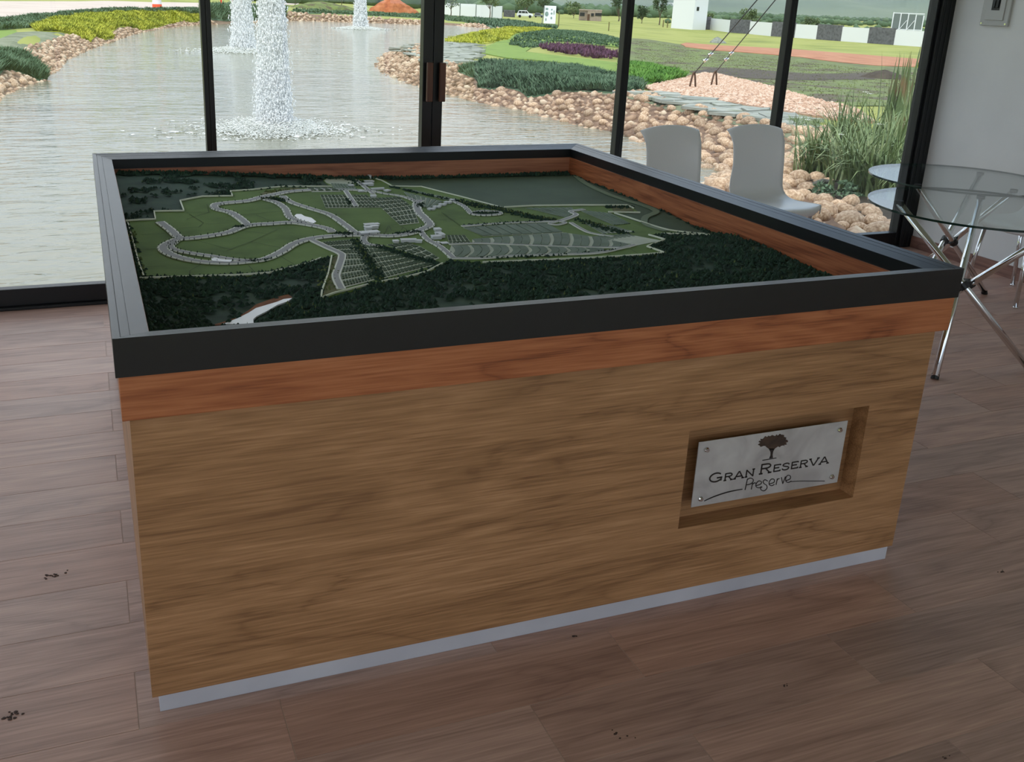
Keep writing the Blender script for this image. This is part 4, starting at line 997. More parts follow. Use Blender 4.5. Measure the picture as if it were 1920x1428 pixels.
# hidden ones behind the table, frames and plants do not count as individuals
def shown(u, v): return not (1163 < u < 1190 and v < 290) and v < 268+max(0, (u-1083)*.326)-4
vis = sorted([s for s in stones if shown(s[5], s[6])], reverse=True)
near, rest = vis[:300], vis[300:]+[s for s in stones if not shown(s[5], s[6])]
STONE_SET = [('smooth tan river stone in the rock edging of the pond', 0)]
for i, (q, x, y, z, r, u, v) in enumerate(near):
    o = bpy.data.objects.new('river_stone', SM[i % 8]); COL.objects.link(o)
    o.location = (x, y, z); o.rotation_euler = (rnd.uniform(-.3,.3), rnd.uniform(-.3,.3), rnd.uniform(0, 6.3)); o.scale = (r,)*3
    tag(o, 'smooth tan river stone in the stone edging along the pond bank', 'stone', 'river stones edging the pond')
b = MB()
for (q, x, y, z, r, u, v) in rest:
    vv, ff = lo_v[rnd.randrange(6)]; a = rnd.uniform(0, 6.3); ca, sa = math.cos(a), math.sin(a); tl = rnd.uniform(-.3,.3)
    b.add([(x+r*(p[0]*ca-p[1]*sa), y+r*(p[0]*sa+p[1]*ca), z+r*(p[2]+tl*p[0])) for p in vv], ff)
tag(b.build('stone_bank', M['stone_far'], smooth=True), 'bank of many small tan stones around the pond edge', 'stones', kind='stuff')
# loose pinkish gravel patch
b = MB(); GP = np.array(GRV); lo, hi = GP.min(0), GP.max(0)
gc = nprng.random((26000, 2))*(hi-lo)+lo; gc = gc[inside(GP, gc[:,0], gc[:,1])][:7000]; gz = ground(gc[:,0], gc[:,1])+.045
M['gravel'] = mat('pink_gravel', [(172,136,112),(200,168,144),(216,192,172)], rough=.9, scale=9, detail=2, lo=.38, hi=.62)
for (x, y), z in zip(gc, gz):
    r = rnd.uniform(.018,.05); a = rnd.uniform(0, 6.3); c_, s_ = math.cos(a)*r, math.sin(a)*r
    b.add([(x+c_*1.3, y+s_*1.3, z), (x-s_, y+c_, z+r*.2), (x-c_*1.3, y-s_*1.3, z), (x+s_, y-c_, z+r*.1), (x, y, z+r*.8)], [(0,1,4),(1,2,4),(2,3,4),(3,0,4)])
tag(b.build('gravel', M['gravel']), 'pinkish gravel patch around the cable anchors', 'gravel', kind='stuff')

# flagstones of the slate path
def flagstones(pts, s, name_parent, jit=.28):
    P = np.array([p[:2] for p in gpl(pts)]); par = empty(name_parent, (float(P[:,0].mean()), float(P[:,1].mean()), -.25), kind='structure')
    lo, hi = P.min(0), P.max(0); nx_ = int((hi[0]-lo[0])/s)+2; ny_ = int((hi[1]-lo[1])/(s*.7))+2; n = 0
    J = {}
    for i in range(nx_+1):
        for j in range(ny_+1): J[i,j] = lo+np.array([(i+(j%2)*.4-.5)*s+rnd.uniform(-jit,jit)*s, (j-.5)*s*.7+rnd.uniform(-jit,jit)*s*.7])
    for i in range(nx_):
        for j in range(ny_):
            q = [J[i,j], J[i+1,j], J[i+1,j+1], J[i,j+1]]; c = sum(q)/4
            if not inside(P, np.array([c[0]]), np.array([c[1]]))[0]: continue
            qs = []
            for k in range(4):
                a, d = q[k], q[(k+1) % 4]; qs.append(c+(a-c)*rnd.uniform(.84,.95)); mid = (a+d)/2; qs.append(c+(mid-c)*rnd.uniform(.82,.98))
            z = float(ground(np.array([c[0]]), np.array([c[1]]))[0]); h = rnd.uniform(.055, .085)
            vs = [(p[0], p[1], z+.02) for p in qs]+[(p[0], p[1], z+h+rnd.uniform(-.006,.006)) for p in qs]; m_ = len(qs)
            MB().add(vs, [tuple(range(m_, 2*m_))]+[(k,(k+1)%m_,m_+(k+1)%m_,m_+k) for k in range(m_)]).build('flagstone', M['slate'], par); n += 1
    return n
nf1 = flagstones([(1100,176),(1205,174),(1295,186),(1440,210),(1510,226),(1540,270),(1480,258),(1420,244),(1335,226),(1290,216),(1215,196),(1160,184)], .62, 'slate_path')
nf2 = flagstones([(748,95),(800,85),(850,82),(888,86),(900,97),(885,110),(866,122),(838,125),(800,119),(772,111)], .8, 'slate_path')

# ------------------------------------------------------------------ ground covers and plants
M['juniper'] = mat('juniper_green', [(54,80,56),(80,106,78),(108,132,104)], rough=.9, scale=1.3, detail=7, lo=.32, hi=.68)
M['yellow_cover'] = mat('yellow_groundcover', [(118,130,36),(164,168,52),(196,192,72)], rough=.9, scale=1.1, detail=7)
M['green_cover'] = mat('bright_groundcover', [(66,108,40),(92,138,52),(122,160,72)], rough=.9, scale=1.4, detail=7)
M['lawn_tuft'] = mat('lawn_tuft', [(98,92,62),(112,120,66),(134,146,80)], rough=.95, scale=.9, detail=8, lo=.36, hi=.64)
M['purple_leaf'] = mat('purple_leaf', [(62,34,58),(92,54,80),(120,80,96)], rough=.8, scale=3)
M['strap_leaf'] = mat('strap_leaf', [(76,98,58),(110,130,82),(158,168,122)], rough=.6, scale=4, lo=.3, hi=.7)
M['strap_dark'] = mat('sword_leaf', [(66,88,54),(94,112,70),(120,96,66)], rough=.6, scale=3)
M['flower'] = mat('white_petal', (236,236,228), rough=.6)
_p = gp(1655,150); _d = (_p[:2]-CAM[:2])/np.linalg.norm(_p[:2]-CAM[:2]); _s = pix(_p)[2]/F_PX; HEAP = (_p[0]+_d[0]*50*_s, _p[1]+_d[1]*50*_s, 66*_s)
def on_stone(x, y, m):
    if (x-HEAP[0])**2+(y-HEAP[1])**2 < HEAP[2]**2: return True
    gx_, gy_ = int(x/.3), int(y/.3)
    for i in range(gx_-1, gx_+2):
        for j in range(gy_-1, gy_+2):
            for (a, c, q) in grid.get((i, j), ()):
                if (a-x)**2+(c-y)**2 < (q+m)**2: return True
    return False
def tufts(name, P, m, n, h, label, cat, blades=6, wid=.02, spread=.6, lift=.0, mound=1.0):
    P = np.array([p[:2] for p in P]); lo, hi = P.min(0), P.max(0); got = []
    while len(got) < n:
        c = nprng.random((n*3, 2))*(hi-lo)+lo; c = c[inside(P, c[:,0], c[:,1])]; got += list(c)
        if len(c) == 0: break
    got = np.array(got[:n]); got = got[~inside(GP, got[:,0], got[:,1])]; got = np.array([g for g in got if not on_stone(g[0], g[1], wid+h*.25)]); nz1 = vnoise(got[:,0]+40, got[:,1]+40, 1.1, 9); nz2 = vnoise(got[:,0]+40, got[:,1]+40, 3.1, 8); Z = ground(got[:,0], got[:,1])+lift+h*mound*(nz1*.7+nz2*.4-.3)
    V = []; Fc = []
    for (x, y), z in zip(got, Z):
        hs_ = h*rnd.uniform(.55,1.15)
        for k in range(blades):
            a = rnd.uniform(0, 6.3); hh = hs_*rnd.uniform(.6,1.25); w = wid*rnd.uniform(.7,1.3); o = len(V); s = hh*spread*rnd.uniform(.3,1.2)
            dx, dy = math.cos(a), math.sin(a); bx0, by0 = x+dx*hh*.15, y+dy*hh*.15
            V += [(bx0-dy*w, by0+dx*w, z), (bx0+dy*w, by0-dx*w, z), (bx0+dx*s*.6, by0+dy*s*.6, z+hh*.7), (bx0+dx*s, by0+dy*s, z+hh)]
            Fc += [(o, o+1, o+2), (o, o+2, o+3), (o+1, o+3, o+2)]
    b = MB(); b.v = V; b.f = Fc; b.m = [0]*len(Fc)
    return tag(b.build(name, M[m]), label, cat, kind='stuff')
def cover(name, px, m, n, h, label, cat='ground cover', base=True, **kw):
    P = gpl(px)
    o = tufts(name, P, m, n, h, label, cat, **kw)
    if base: tag(drape(P, ground, h*.25, name+'_bed', M[m], None, 1.0, skirt=h*.3), kind='structure')
cover('juniper_bed', JUNIPER_PX, 'juniper', 9000, .14, 'dark grey-green juniper bed sloping to the stones beside the lawn', spread=.9, wid=.03)
cover('juniper_shrub', SHRUB_PX, 'juniper', 4500, .19, 'dark green juniper shrub leaning over the left pond bank', spread=.9, wid=.04)
cover('yellow_groundcover', YELLOW_PX, 'yellow_cover', 6500, .15, 'yellow-green groundcover on the bank beyond the left shore', spread=.9, wid=.05)
cover('yellow_groundcover', YELLOW2_PX, 'yellow_cover', 5000, .14, 'yellow-green groundcover on the point of land in the pond', spread=.9, wid=.045)
cover('green_groundcover', [(1165,122),(1200,122),(1240,132),(1290,149),(1280,157),(1235,159),(1205,158),(1185,150),(1165,142)], 'green_cover', 3500, .16, 'bright green leafy groundcover beside the gravel patch', spread=.9, wid=.035)
cover('green_groundcover', [(1035,58),(1090,60),(1140,68),(1165,76),(1165,90),(1100,84),(1040,80),(985,92),(955,86),(962,70)], 'juniper', 3500, .12, 'grey-green groundcover around the purple plants', spread=.9, wid=.04)
cover('green_strip', STRIP_PX, 'juniper', 6500, .18, 'grey-green strip of shrubs between the road and yellow groundcover', spread=.9, wid=.06)
cover('green_strip', STRIP2_PX, 'juniper', 2500, .38, 'dark shrubs on the far bank behind the fountains', spread=.9, wid=.08)
cover('green_strip', STRIP3_PX, 'juniper', 5000, .25, 'dark green shrubs topping the far stone bank', spread=.9, wid=.08)
cover('lawn_grass', [(1190,76),(1290,92),(1470,112),(1640,132),(1740,140),(1740,190),(1640,200),(1560,200),(1450,170),(1330,140),(1292,144),(1230,126),(1190,110)], 'lawn_tuft', 6500, .05, 'rough tufted grass of the patchy lawn beyond the gravel', base=False, blades=5, wid=.012, mound=0, cat='grass')
cover('purple_bed', [(1010,90),(1040,86),(1085,90),(1120,95),(1165,105),(1165,113),(1130,112),(1080,106),(1035,100)], 'purple_leaf', 700, .2, 'bed of dark purple leafy plants in the grass', base=False, wid=.05)
cover('bank_grass', [(1480,232),(1530,236),(1560,270),(1560,330),(1500,290)], 'strap_leaf', 350, .12, 'thin grass growing between the slates by the plants', base=False, wid=.012)

def strappy(name, label, px, py, n, h, lean, m='strap_leaf', wid=.0105, stiff=.3, flowers=0, grp=None, cat='plant', off=(0,0)):
    n = int(n*1.05); h = h*1.2 if m == 'strap_leaf' else h
    p = gp(px, py); x0, y0, z0 = p[0]+off[0], p[1]+off[1], p[2]
    root = empty(name, (x0, y0, z0), label=label, cat=cat, group=grp); b = MB()
    for k in range(n):
        a = rnd.uniform(0, 6.3); L = h*rnd.uniform(.65,1.15); dr = rnd.uniform(0, lean); w = wid*rnd.uniform(.7,1.2)
        bx0, by0 = x0+rnd.gauss(0,.09), y0+rnd.gauss(0,.09); dx, dy = math.cos(a), math.sin(a); ps = []; ang = rnd.uniform(.02,.35)*lean
        x, y, z = bx0, by0, z0-.01
        for s in range(6):
            f = s/5; ps.append((x, y, z, w*(1-f**2.2)+.001)); ang += dr*(.12+f*.55)*(1.5-stiff)
            x += math.sin(ang)*dx*L/5; y += math.sin(ang)*dy*L/5; z += math.cos(ang)*L/5
            z = max(z, z0+.01)
        o = [(q[0]-dy*q[3], q[1]+dx*q[3], q[2]) for q in ps]+[(q[0]+dy*q[3], q[1]-dx*q[3], q[2]) for q in ps]
        b.add(o, [(i, i+1, 7+i, 6+i) for i in range(5)])
    b.build('leaves', M[m], root, smooth=True)
    for k in range(flowers):
        a = rnd.uniform(0, 6.3); x, y, z = x0+rnd.gauss(0,.15), y0+rnd.gauss(0,.15), z0+h*rnd.uniform(.55,.95)
        fl = MB()
        for q in range(6):
            w = q*math.pi/3; fl.add([(x,y,z),(x+.03*math.cos(w-.3),y+.03*math.sin(w-.3),z+.008),(x+.05*math.cos(w),y+.05*math.sin(w),z+.004),(x+.03*math.cos(w+.3),y+.03*math.sin(w+.3),z+.008)], [(0,1,2,3)])
        fl.build('flower', M['flower'], root); MB().tube([(x0,y0,z0),((x+x0)/2,(y+y0)/2,z0+(z-z0)*.6),(x,y,z)], .004, 5).build('flower_stalk', M['strap_leaf'], root)
for (px, py, n_, h_, fl, lab) in SPOTS: strappy('strap_leaf_plant', lab, px, py, n_, h_, 1.0, flowers=fl, grp='strap-leaved plants outside the window')
strappy('sword_leaf_plant', 'tall upright sword-leaved plant rising beside the corner post', 1668, 262, 26, 1.15, .16, m='strap_dark', wid=.026, stiff=1.1)
strappy('sword_leaf_plant', 'tall sword-leaved plant with reddish tips behind the clumps', 1700, 240, 22, 1.2, .18, m='strap_dark', wid=.026, stiff=1.1)
def leafy(name, label, px, py, r, h, n, m, cat='bush', trunk=.0, size=.05, grp=None, zdist=None):
    """bush or tree: leaf cards in rounded clumps round a branching trunk"""
    p = gp(px, py); x0, y0, z0 = p; root = empty(name, p, label=label, cat=cat, group=grp); V = []; Fc = []
    cl = []
    for k in range(9):
        a = rnd.uniform(0, 6.3); rr = r*math.sqrt(rnd.random())*.72; cl.append((x0+rr*math.cos(a), y0+rr*math.sin(a), z0+trunk+(h-trunk)*rnd.uniform(.25,.82), r*rnd.uniform(.30,.5), (h-trunk)*rnd.uniform(.16,.27)))
    for k in range(n):
        c = cl[rnd.randrange(len(cl))]; d = np.array([rnd.gauss(0,1), rnd.gauss(0,1), rnd.gauss(0,1)]); d /= np.linalg.norm(d); q = rnd.random()**.4
        pos = np.array([c[0]+d[0]*c[3]*q, c[1]+d[1]*c[3]*q, max(z0+.02, c[2]+d[2]*c[4]*q)]); u = np.array([rnd.gauss(0,1), rnd.gauss(0,1), rnd.gauss(0,.6)]); u /= np.linalg.norm(u); w = np.cross(u, [rnd.gauss(0,1), rnd.gauss(0,1), rnd.gauss(0,1)]); w /= np.linalg.norm(w)+1e-9
        s = size*rnd.uniform(.6,1.3); o = len(V); V += [pos-u*s, pos+w*s*.5, pos+u*s, pos-w*s*.5]; Fc += [(o,o+1,o+2,o+3)]
    b = MB(); b.v = [tuple(v) for v in V]; b.f = Fc; b.m = [0]*len(Fc); b.build('foliage', M[m], root)
    tr = MB()
    if trunk: tr.tube([(x0,y0,z0),(x0+.04*r,y0,z0+trunk*.6),(x0,y0,z0+trunk*1.1)], [h*.022,h*.018,h*.015], 7)
    for c in cl[:6]: tr.tube([(x0,y0,z0+trunk*.95),((x0+c[0])/2,(y0+c[1])/2,(z0+trunk+c[2])/2-.04*h),(c[0],c[1],c[2])], [h*.013,h*.009,h*.004], 5)
    tr.build('branches', M['bark'], root)
M['bark'] = mat('bark', [(82,70,56),(104,92,76)], rough=.95, scale=20)
M['leaf_mid'] = mat('tree_leaf', [(70,90,52),(96,114,70),(120,134,90)], rough=.8, scale=.8, detail=6)
M['leaf_dark'] = mat('tree_leaf_dark', [(52,72,48),(72,92,62),(96,112,78)], rough=.8, scale=.6, detail=6)
M['leaf_yel'] = mat('lime_leaf', [(110,130,40),(146,158,58)], rough=.8, scale=2)
leafy('lime_bush', 'lime green shrub peeking out behind the corner post', 1722, 200, .35, 1.15, 500, 'leaf_yel', size=.06)
leafy('lavender_shrub', 'small grey feathery shrub low among the near stones', 1570, 372, .28, .16, 300, 'juniper', size=.03, cat='shrub')
# garden logs by the stones
M['log'] = mat('weathered_wood', [(88,90,84),(112,112,104)], rough=.9, scale=12)
p, q = LOG_A, LOG_B
b = MB(); b.tube([p+[0,0,.02],(p+q)/2+[0,0,.06],q+[0,0,.05]], [.03,.035,.02], 7); b.tube([(p+q)/2+[0,0,.06],(p+q)/2+[.12,-.1,.08]], [.02,.008], 6)
tag(b.build('driftwood', M['log'], smooth=True), 'grey piece of driftwood lying among the near stones', 'wood')
# ------------------------------------------------------------------ fountains
M['spray'] = bpy.data.materials.new('fountain_spray'); M['spray'].use_nodes = True
_t = M['spray'].node_tree; _bs = _t.nodes['Principled BSDF']; _bs.inputs['Base Color'].default_value = (.97,.98,.98,1); _bs.inputs['Roughness'].default_value = .35
_tl = _t.nodes.new('ShaderNodeBsdfTranslucent'); _tl.inputs[0].default_value = (.96,.97,.97,1); _mx = _t.nodes.new('ShaderNodeMixShader'); _mx.inputs[0].default_value = .2
_t.links.new(_bs.outputs[0], _mx.inputs[1]); _t.links.new(_tl.outputs[0], _mx.inputs[2]); _t.links.new(_mx.outputs[0], _t.nodes['Material Output'].inputs[0])
M['foam'] = mat('foam', [(196,198,190),(236,238,236)], rough=.6, scale=6)
def drops(b, x, y, z, r, sz):
    o = len(b.v); b.v += [(x+r,y,z),(x,y+r,z),(x-r,y,z),(x,y-r,z),(x,y,z+r*sz),(x,y,z-r*sz)]
    b.f += [(o+i, o+(i+1)%4, o+4) for i in range(4)]+[(o+(i+1)%4, o+i, o+5) for i in range(4)]; b.m += [0]*8
def fountain(label, px, py, h, rb, n, ds):
    c = onz(px, py, ZW); root = empty('fountain', c, label=label, cat='fountain', group='pond fountains'); x0, y0, z0 = c
    # rising core: a lumpy tapering column
    b = MB(); N, K = 40, 14; vs = []
    for i in range(N+1):
        f = i/N
        for k in range(K):
            a = 2*math.pi*k/K; r = rb*(.34+.10*(1-f))*(1+.28*math.sin(3*a+f*19)*math.sin(f*41+k)+rnd.uniform(-.16,.16)); vs.append((x0+r*math.cos(a), y0+r*math.sin(a), z0-.02+f*h))
    b.add(vs, [(i*K+k, i*K+(k+1)%K, (i+1)*K+(k+1)%K, (i+1)*K+k) for i in range(N) for k in range(K)]); b.build('water_column', M['spray'], root, smooth=True)
    b = MB()
    for _ in range(n):
        f = rnd.random()**1.15; a = rnd.uniform(0, 6.3); r = rb*(.40+.62*(1-f))*math.sqrt(rnd.uniform(.30,1.0))*(1.18 if rnd.random() < .1 else .95)
        drops(b, x0+r*math.cos(a), y0+r*math.sin(a), z0+f*h, ds*rnd.uniform(.35,1.15), rnd.uniform(1.2,3.4))
    o = b.build('falling_drops', M['spray'], root); o['kind'] = 'stuff'
    b = MB()
    for _ in range(n//2):
        r = rb*(.7+abs(rnd.gauss(0,1))*1.15); a = rnd.uniform(0, 6.3); drops(b, x0+r*math.cos(a), y0+r*math.sin(a), z0+max(0,.22-r*.10)*rnd.random()**2+.004, ds*rnd.uniform(.4,1.5), .6)
    for _ in range(int(n/14)):
        r = rb*(.6+abs(rnd.gauss(0,1.2))*1.3); a = rnd.uniform(0, 6.3); x, y = x0+r*math.cos(a)*1.3, y0+r*math.sin(a); s = rnd.uniform(.012,.055)*(rb/.36); aa = rnd.uniform(0,6.3)
        b.add([(x+s*rnd.uniform(.5,1.6)*math.cos(w+aa), y+s*rnd.uniform(.2,.7)*math.sin(w+aa), z0+.006+rnd.uniform(0,.02)) for w in np.linspace(0,5.3,7)], [tuple(range(7))])
    o = b.build('foam', M['foam'], root); o['kind'] = 'stuff'
fountain('large white fountain jet in the pond right behind the glass door', 515, 244, 3.6, .35, 17000, .0125)
fountain('fountain jet at the left farther back, partly behind the large jet', 456, 96, 4.2, .52, 8000, .022)
fountain('slender fountain jet in the pond near the red earth mound', 676, 54, 4.4, .52, 6000, .03)

# ------------------------------------------------------------------ guy cables at the gravel patch
M['cable'] = mat('dark_steel_cable', (62,64,66), rough=.4, metal=.6)
M['rust'] = mat('rusty_steel', [(78,56,42),(104,76,56)], rough=.8, scale=20)
def cable(label, px, py, ux, uy, up):
    a = gp(px, py); d = ray(ux, uy); d = d/np.linalg.norm(d); e = CAM+d*(np.linalg.norm(a-CAM)*up)
    root = empty('guy_cable', a, label=label, cat='cable', group='guy cables')
    s = .17; ring = [(a[0]+(-.5+k/8)*s, a[1], a[2]+math.sin(k/8*math.pi)*s*2.3) for k in range(9)]
    MB().tube(ring, .022, 8).build('anchor_hoop', M['rust'], root, smooth=True)
    top = a+np.array([0,0,s*2.1]); MB().tube([top, e], .011, 8).build('cable', M['cable'], root, smooth=True)
    L = np.linalg.norm(e-top)
    for f in ((.20,.285) if up else ()):
        q = top+(e-top)*f; u = (e-top)/L; MB().tube([q-u*.06, q+u*.06], .028, 8).build('cable_clamp', M['chrome'], root); MB().tube([q+np.array([-.07,0,.0]), q+np.array([.07,0,.02])], .016, 8).build('clamp_bolt', M['chrome'], root)
cable('steel guy cable with two clamps anchored by the leafy groundcover', 1298, 168, 1428, -10, .84)
cable('steel guy cable with two clamps anchored in the middle of the gravel', 1338, 164, 1462, -10, .84)

# ------------------------------------------------------------------ far things
def at(px, py): p = gp(px, py); return p, pix(p)[2]/F_PX      # base point and metres per pixel there
def frame_at(p):
    d = p[:2]-CAM[:2]; d = d/np.linalg.norm(d); return np.array([d[1], -d[0]]), d    # to the right, away
M['white_paint'] = mat('white_render', (228,230,233), rough=.8)
M['stone_dark'] = mat('dark_stone_cladding', [(70,70,74),(96,96,100),(110,110,114)], rough=.9, scale=3, detail=8, bump=.5, bscale=8)
M['orange'] = mat('safety_orange', (240,82,40), rough=.5); M['reflect_white'] = mat('reflective_white', (232,232,232), rough=.5)
M['red_post'] = mat('red_post', (224,60,44), rough=.5)
# boundary wall with alternating panels
bw = empty('boundary_wall', gp(1500,70), label='long boundary wall of alternating white and dark stone panels', cat='wall')
ed = [(1296,54.5),(1331,56),(1368,61),(1405,64),(1446,68),(1490,71),(1531,74),(1577,77.5),(1627,81),(1676,84.5),(1735,88.5),(1790,93),(1850,98)]
PW = [gp(*e) for e in ed]
for i in range(len(PW)-1):
    a, c = PW[i], PW[i+1]; e = (c-a)[:2]; L = np.linalg.norm(e); e = e/L; nn = np.array([e[1], -e[0]]); h = 2.25 if i % 2 else 2.15
    st = i % 2 == 0; hw = .14 if st else .10
    q = [a[:2]-nn*hw, c[:2]-nn*hw, c[:2]+nn*hw, a[:2]+nn*hw]
    MB().prism(q, min(a[2],c[2])-.3, max(a[2],c[2])+(2.3 if st else 2.1)).build('stone_panel' if st else 'white_panel', M['stone_dark' if st else 'white_paint'], bw)
# tower house
p, s = at(1298,56); rx, fw = frame_at(p)
th = empty('white_tower', p, label='plain white tower block beside the boundary wall', cat='building')
a = -.55; ax2 = np.array([rx[0]*math.cos(a)-rx[1]*math.sin(a), rx[0]*math.sin(a)+rx[1]*math.cos(a)]); ay2 = np.array([-ax2[1], ax2[0]])
HW = 23.5*s; cc = p[:2]-ax2*HW+ay2*HW
MB().obox(cc, ax2, ay2, HW, HW, p[2]-.5, p[2]+8.5).build('walls', M['white_paint'], th)
M['dark_glass'] = mat('dark_window', (30,32,34), rough=.2)
side = cc+ax2*(HW+.01)-ay2*HW*.5
MB().obox(side, ax2, ay2, .03, 4.0*s, p[2]+34*s, p[2]+41*s).build('window', M['dark_glass'], th)
# low wing behind the wall
# framed panels above the wall
p, s = at(1695,86); rx, fw = frame_at(p); p2 = p[:2]+fw*6; k = 1.04
pf = empty('panel_rack', (p2[0],p2[1],p[2]), label='white framed rack of dark panels standing behind the boundary wall', cat='rack'); zb_, zt_ = p[2]+2.1, p[2]+(86-29)*s*k
M['grey_panel'] = mat('grey_panel', (106,116,112), rough=.4)
for i in range(5):
    q = p2+rx*((-27+i*13)*s*k); MB().obox(q, rx, fw, .07, .07, p[2], zt_-i*.08).build('post', M['white_paint'], pf)
    if i < 4: q2 = p2+rx*((-20.5+i*13)*s*k); MB().obox(q2, rx, fw, 5.6*s*k, .03, zb_, zt_-.1-i*.08).build('panel', M['grey_panel'], pf)
for z in (zb_, zt_-.12): MB().obox(p2-rx*1*s, rx, fw, 27*s*k, .06, z-.06, z+.06).build('beam', M['white_paint'], pf)
for i in (1, 2): q = p2+rx*((-20+i*13)*s*k); MB().tube([(*(q-fw*.1-rx*.5), zb_), (*(q-fw*.1+rx*.35), zb_+1.3)], .05, 6).build('brace', M['white_paint'], pf)
# mounds
def mound(name, label, px, py, w, h, m, cat='mound', depth=.7):
    p, s = at(px, py); rx, fw = frame_at(p); b = MB(); N = 26; K = 12; vs = []
    for i in range(K+1):
        f = i/K
        for k in range(N):
            a = 2*math.pi*k/N; r = (1-f)**.8*(1+.16*math.sin(a*3+1)+.10*math.sin(a*7)+rnd.uniform(-.06,.06)); c = p[:2]+fw*w*s*.5+rx*(math.cos(a)*r*w*s/2)+fw*(math.sin(a)*r*w*s/2*depth)
            vs.append((c[0], c[1], p[2]-.1+h*s*(f**.75)*(1+rnd.uniform(-.05,.05))+.1*f))
    b.add(vs, [(i*N+k, i*N+(k+1)%N, (i+1)*N+(k+1)%N, (i+1)*N+k) for i in range(K) for k in range(N)]+[tuple(range(K*N, K*N+N))])
    tag(b.build(name, M[m], smooth=True), label, cat)
M['red_earth'] = mat('red_earth_heap', [(142,78,46),(172,100,62),(190,122,84)], rough=1, scale=1.2, detail=8, bump=.6, bscale=5)
mound('earth_mound', 'heap of reddish earth beyond the far bank', 733, 24, 88, 27, 'red_earth')
mound('rock_heap', 'pale rock heap at the edge of the red dirt track', 1344, 81, 30, 11, 'slate', cat='rocks')
mound('soil_mound', 'low dark soil heap behind the sword-leaved plants', 1655, 150, 100, 16, 'soil')
mound('brush_mound', 'dry scrubby rise on the far bank behind the jets', 600, 18, 130, 14, 'lawn_mix')
# traffic drum and red posts
p, s = at(295,17.5)
td = empty('traffic_drum', p, label='orange and white traffic drum standing on the road', cat='traffic drum')
R_ = 9*s
for i in range(5):
    z0 = p[2]+.06+i*.26; r0 = R_*(1-.05*i); MB().tube([(p[0],p[1],z0),(p[0],p[1],z0+.26)], [r0, r0*.95], 20).build('band', M['orange' if i % 2 == 0 else 'reflect_white'], td)
MB().tube([(p[0],p[1],p[2]+.02),(p[0],p[1],p[2]+.09)], R_*1.25, 20).build('base', M['black_plastic'], td)
for (xa, lab) in ((415,'red road barrier post beside the fountains, next to the window post'), (438,'red road barrier post nearly touching the farther fountain jet')):
    p, s = at(xa,15); o = empty('barrier_post', p, label=lab, cat='post', group='red barrier posts')
    MB().tube([(p[0],p[1],p[2]),(p[0],p[1],p[2]+1.35)], 1.7*s, 12).build('post', M['red_post'], o); MB().tube([(p[0],p[1],p[2]),(p[0],p[1],p[2]+.08)], 3*s, 12).build('base', M['black_plastic'], o)
# white fence
fe = empty('site_fence', gp(890,34), label='white sheet fence behind the pond trees', cat='fence')
fp = [(832,28),(862,30),(892,32),(922,34),(941,35)]
FPW = [gp(*q) for q in fp]
for a, c in zip(FPW[:-1], FPW[1:]):
    e = (c-a)[:2]; L = np.linalg.norm(e); e = e/L; nn = np.array([e[1],-e[0]]); sc = pix(a)[2]/F_PX
    MB().prism([a[:2]+e*.03-nn*.05, c[:2]-e*.03-nn*.05, c[:2]-e*.03+nn*.05, a[:2]+e*.03+nn*.05], min(a[2],c[2])-.2, max(a[2],c[2])+22*sc).build('sheet_panel', M['white_paint'], fe)
for a in FPW: MB().box(a[0]-.08, a[0]+.08, a[1]-.08, a[1]+.08, a[2]-.1, a[2]+22.5*(pix(a)[2]/F_PX)).build('post', M['grey_panel'], fe)
# container, vehicles, sign, hut
p, s = at(954.5,32); rx, fw = frame_at(p)
ct = empty('container', p, label='dark shipping container parked left of the white van', cat='container')
MB().obox(p[:2]+fw*1.2, rx, fw, 10.8*s, 1.2, p[2], p[2]+12*s).build('body', M['stone_dark'], ct)
for k in range(-5, 6): MB().obox(p[:2]+rx*k*2*s-fw*.03, rx, fw, .4*s, .05, p[2]+.1, p[2]+11.6*s).build('rib', M['stone_dark'], ct)
M['car_white'] = mat('car_white', (228,230,232), rough=.3); M['car_grey'] = mat('car_grey', (120,126,130), rough=.3); M['tyre'] = mat('tyre', (24,24,25), rough=.9)
def car(name, label, px, py, L, H, m):
    p, s = at(px, py); rx, fw = frame_at(p); L *= s; H *= s; root = empty(name, p, label=label, cat='car'); b = MB()
    prof = [(-.5,.22),(-.5,.55),(-.46,.62),(-.40,.95),(-.30,1.0),(.10,1.0),(.24,.66),(.44,.58),(.5,.48),(.5,.22)]
    vs = []
    for w in (0, 1): vs += [(*(p[:2]+rx*u*L+fw*(.1+w*1.75)), p[2]+v*H) for u, v in prof]
    n = len(prof); b.add(vs, [tuple(range(n-1,-1,-1)), tuple(range(n,2*n))]+[(i,(i+1)%n,n+(i+1)%n,n+i) for i in range(n)]); b.build('body', M[m], root, bevel=.06)
    for (u0, u1, u2, u3) in ((-.40,-.22,-.22,-.37),(-.20,.0,.0,-.20),(.02,.20,.09,.02)):
        g = [(u0,.64),(u1,.64),(u2,.93),(u3,.93)]; MB().add([(*(p[:2]+rx*u*L+fw*.08), p[2]+v*H) for u, v in g], [(0,1,2,3)]).build('window', M['dark_glass'], root)
    for u in (-.31, .31):
        for w in (.05, 1.75):
            c = p[:2]+rx*u*L+fw*w; MB().tube([(*c, p[2]+.20*H), (*(c+fw*.2), p[2]+.20*H)], .20*H, 14).build('wheel', M['tyre'], root)
car('van', 'white van parked beyond the fence beside the dark container', 984, 33.5, 31, 13, 'car_white')
car('car', 'grey car parked between the white van and the sign board', 1010, 33, 18, 8, 'car_grey')
p, s = at(1028,45.5); rx, fw = frame_at(p)
sb = empty('sign_board', p, label='tall white leaning sign board with grey tree print', cat='sign')
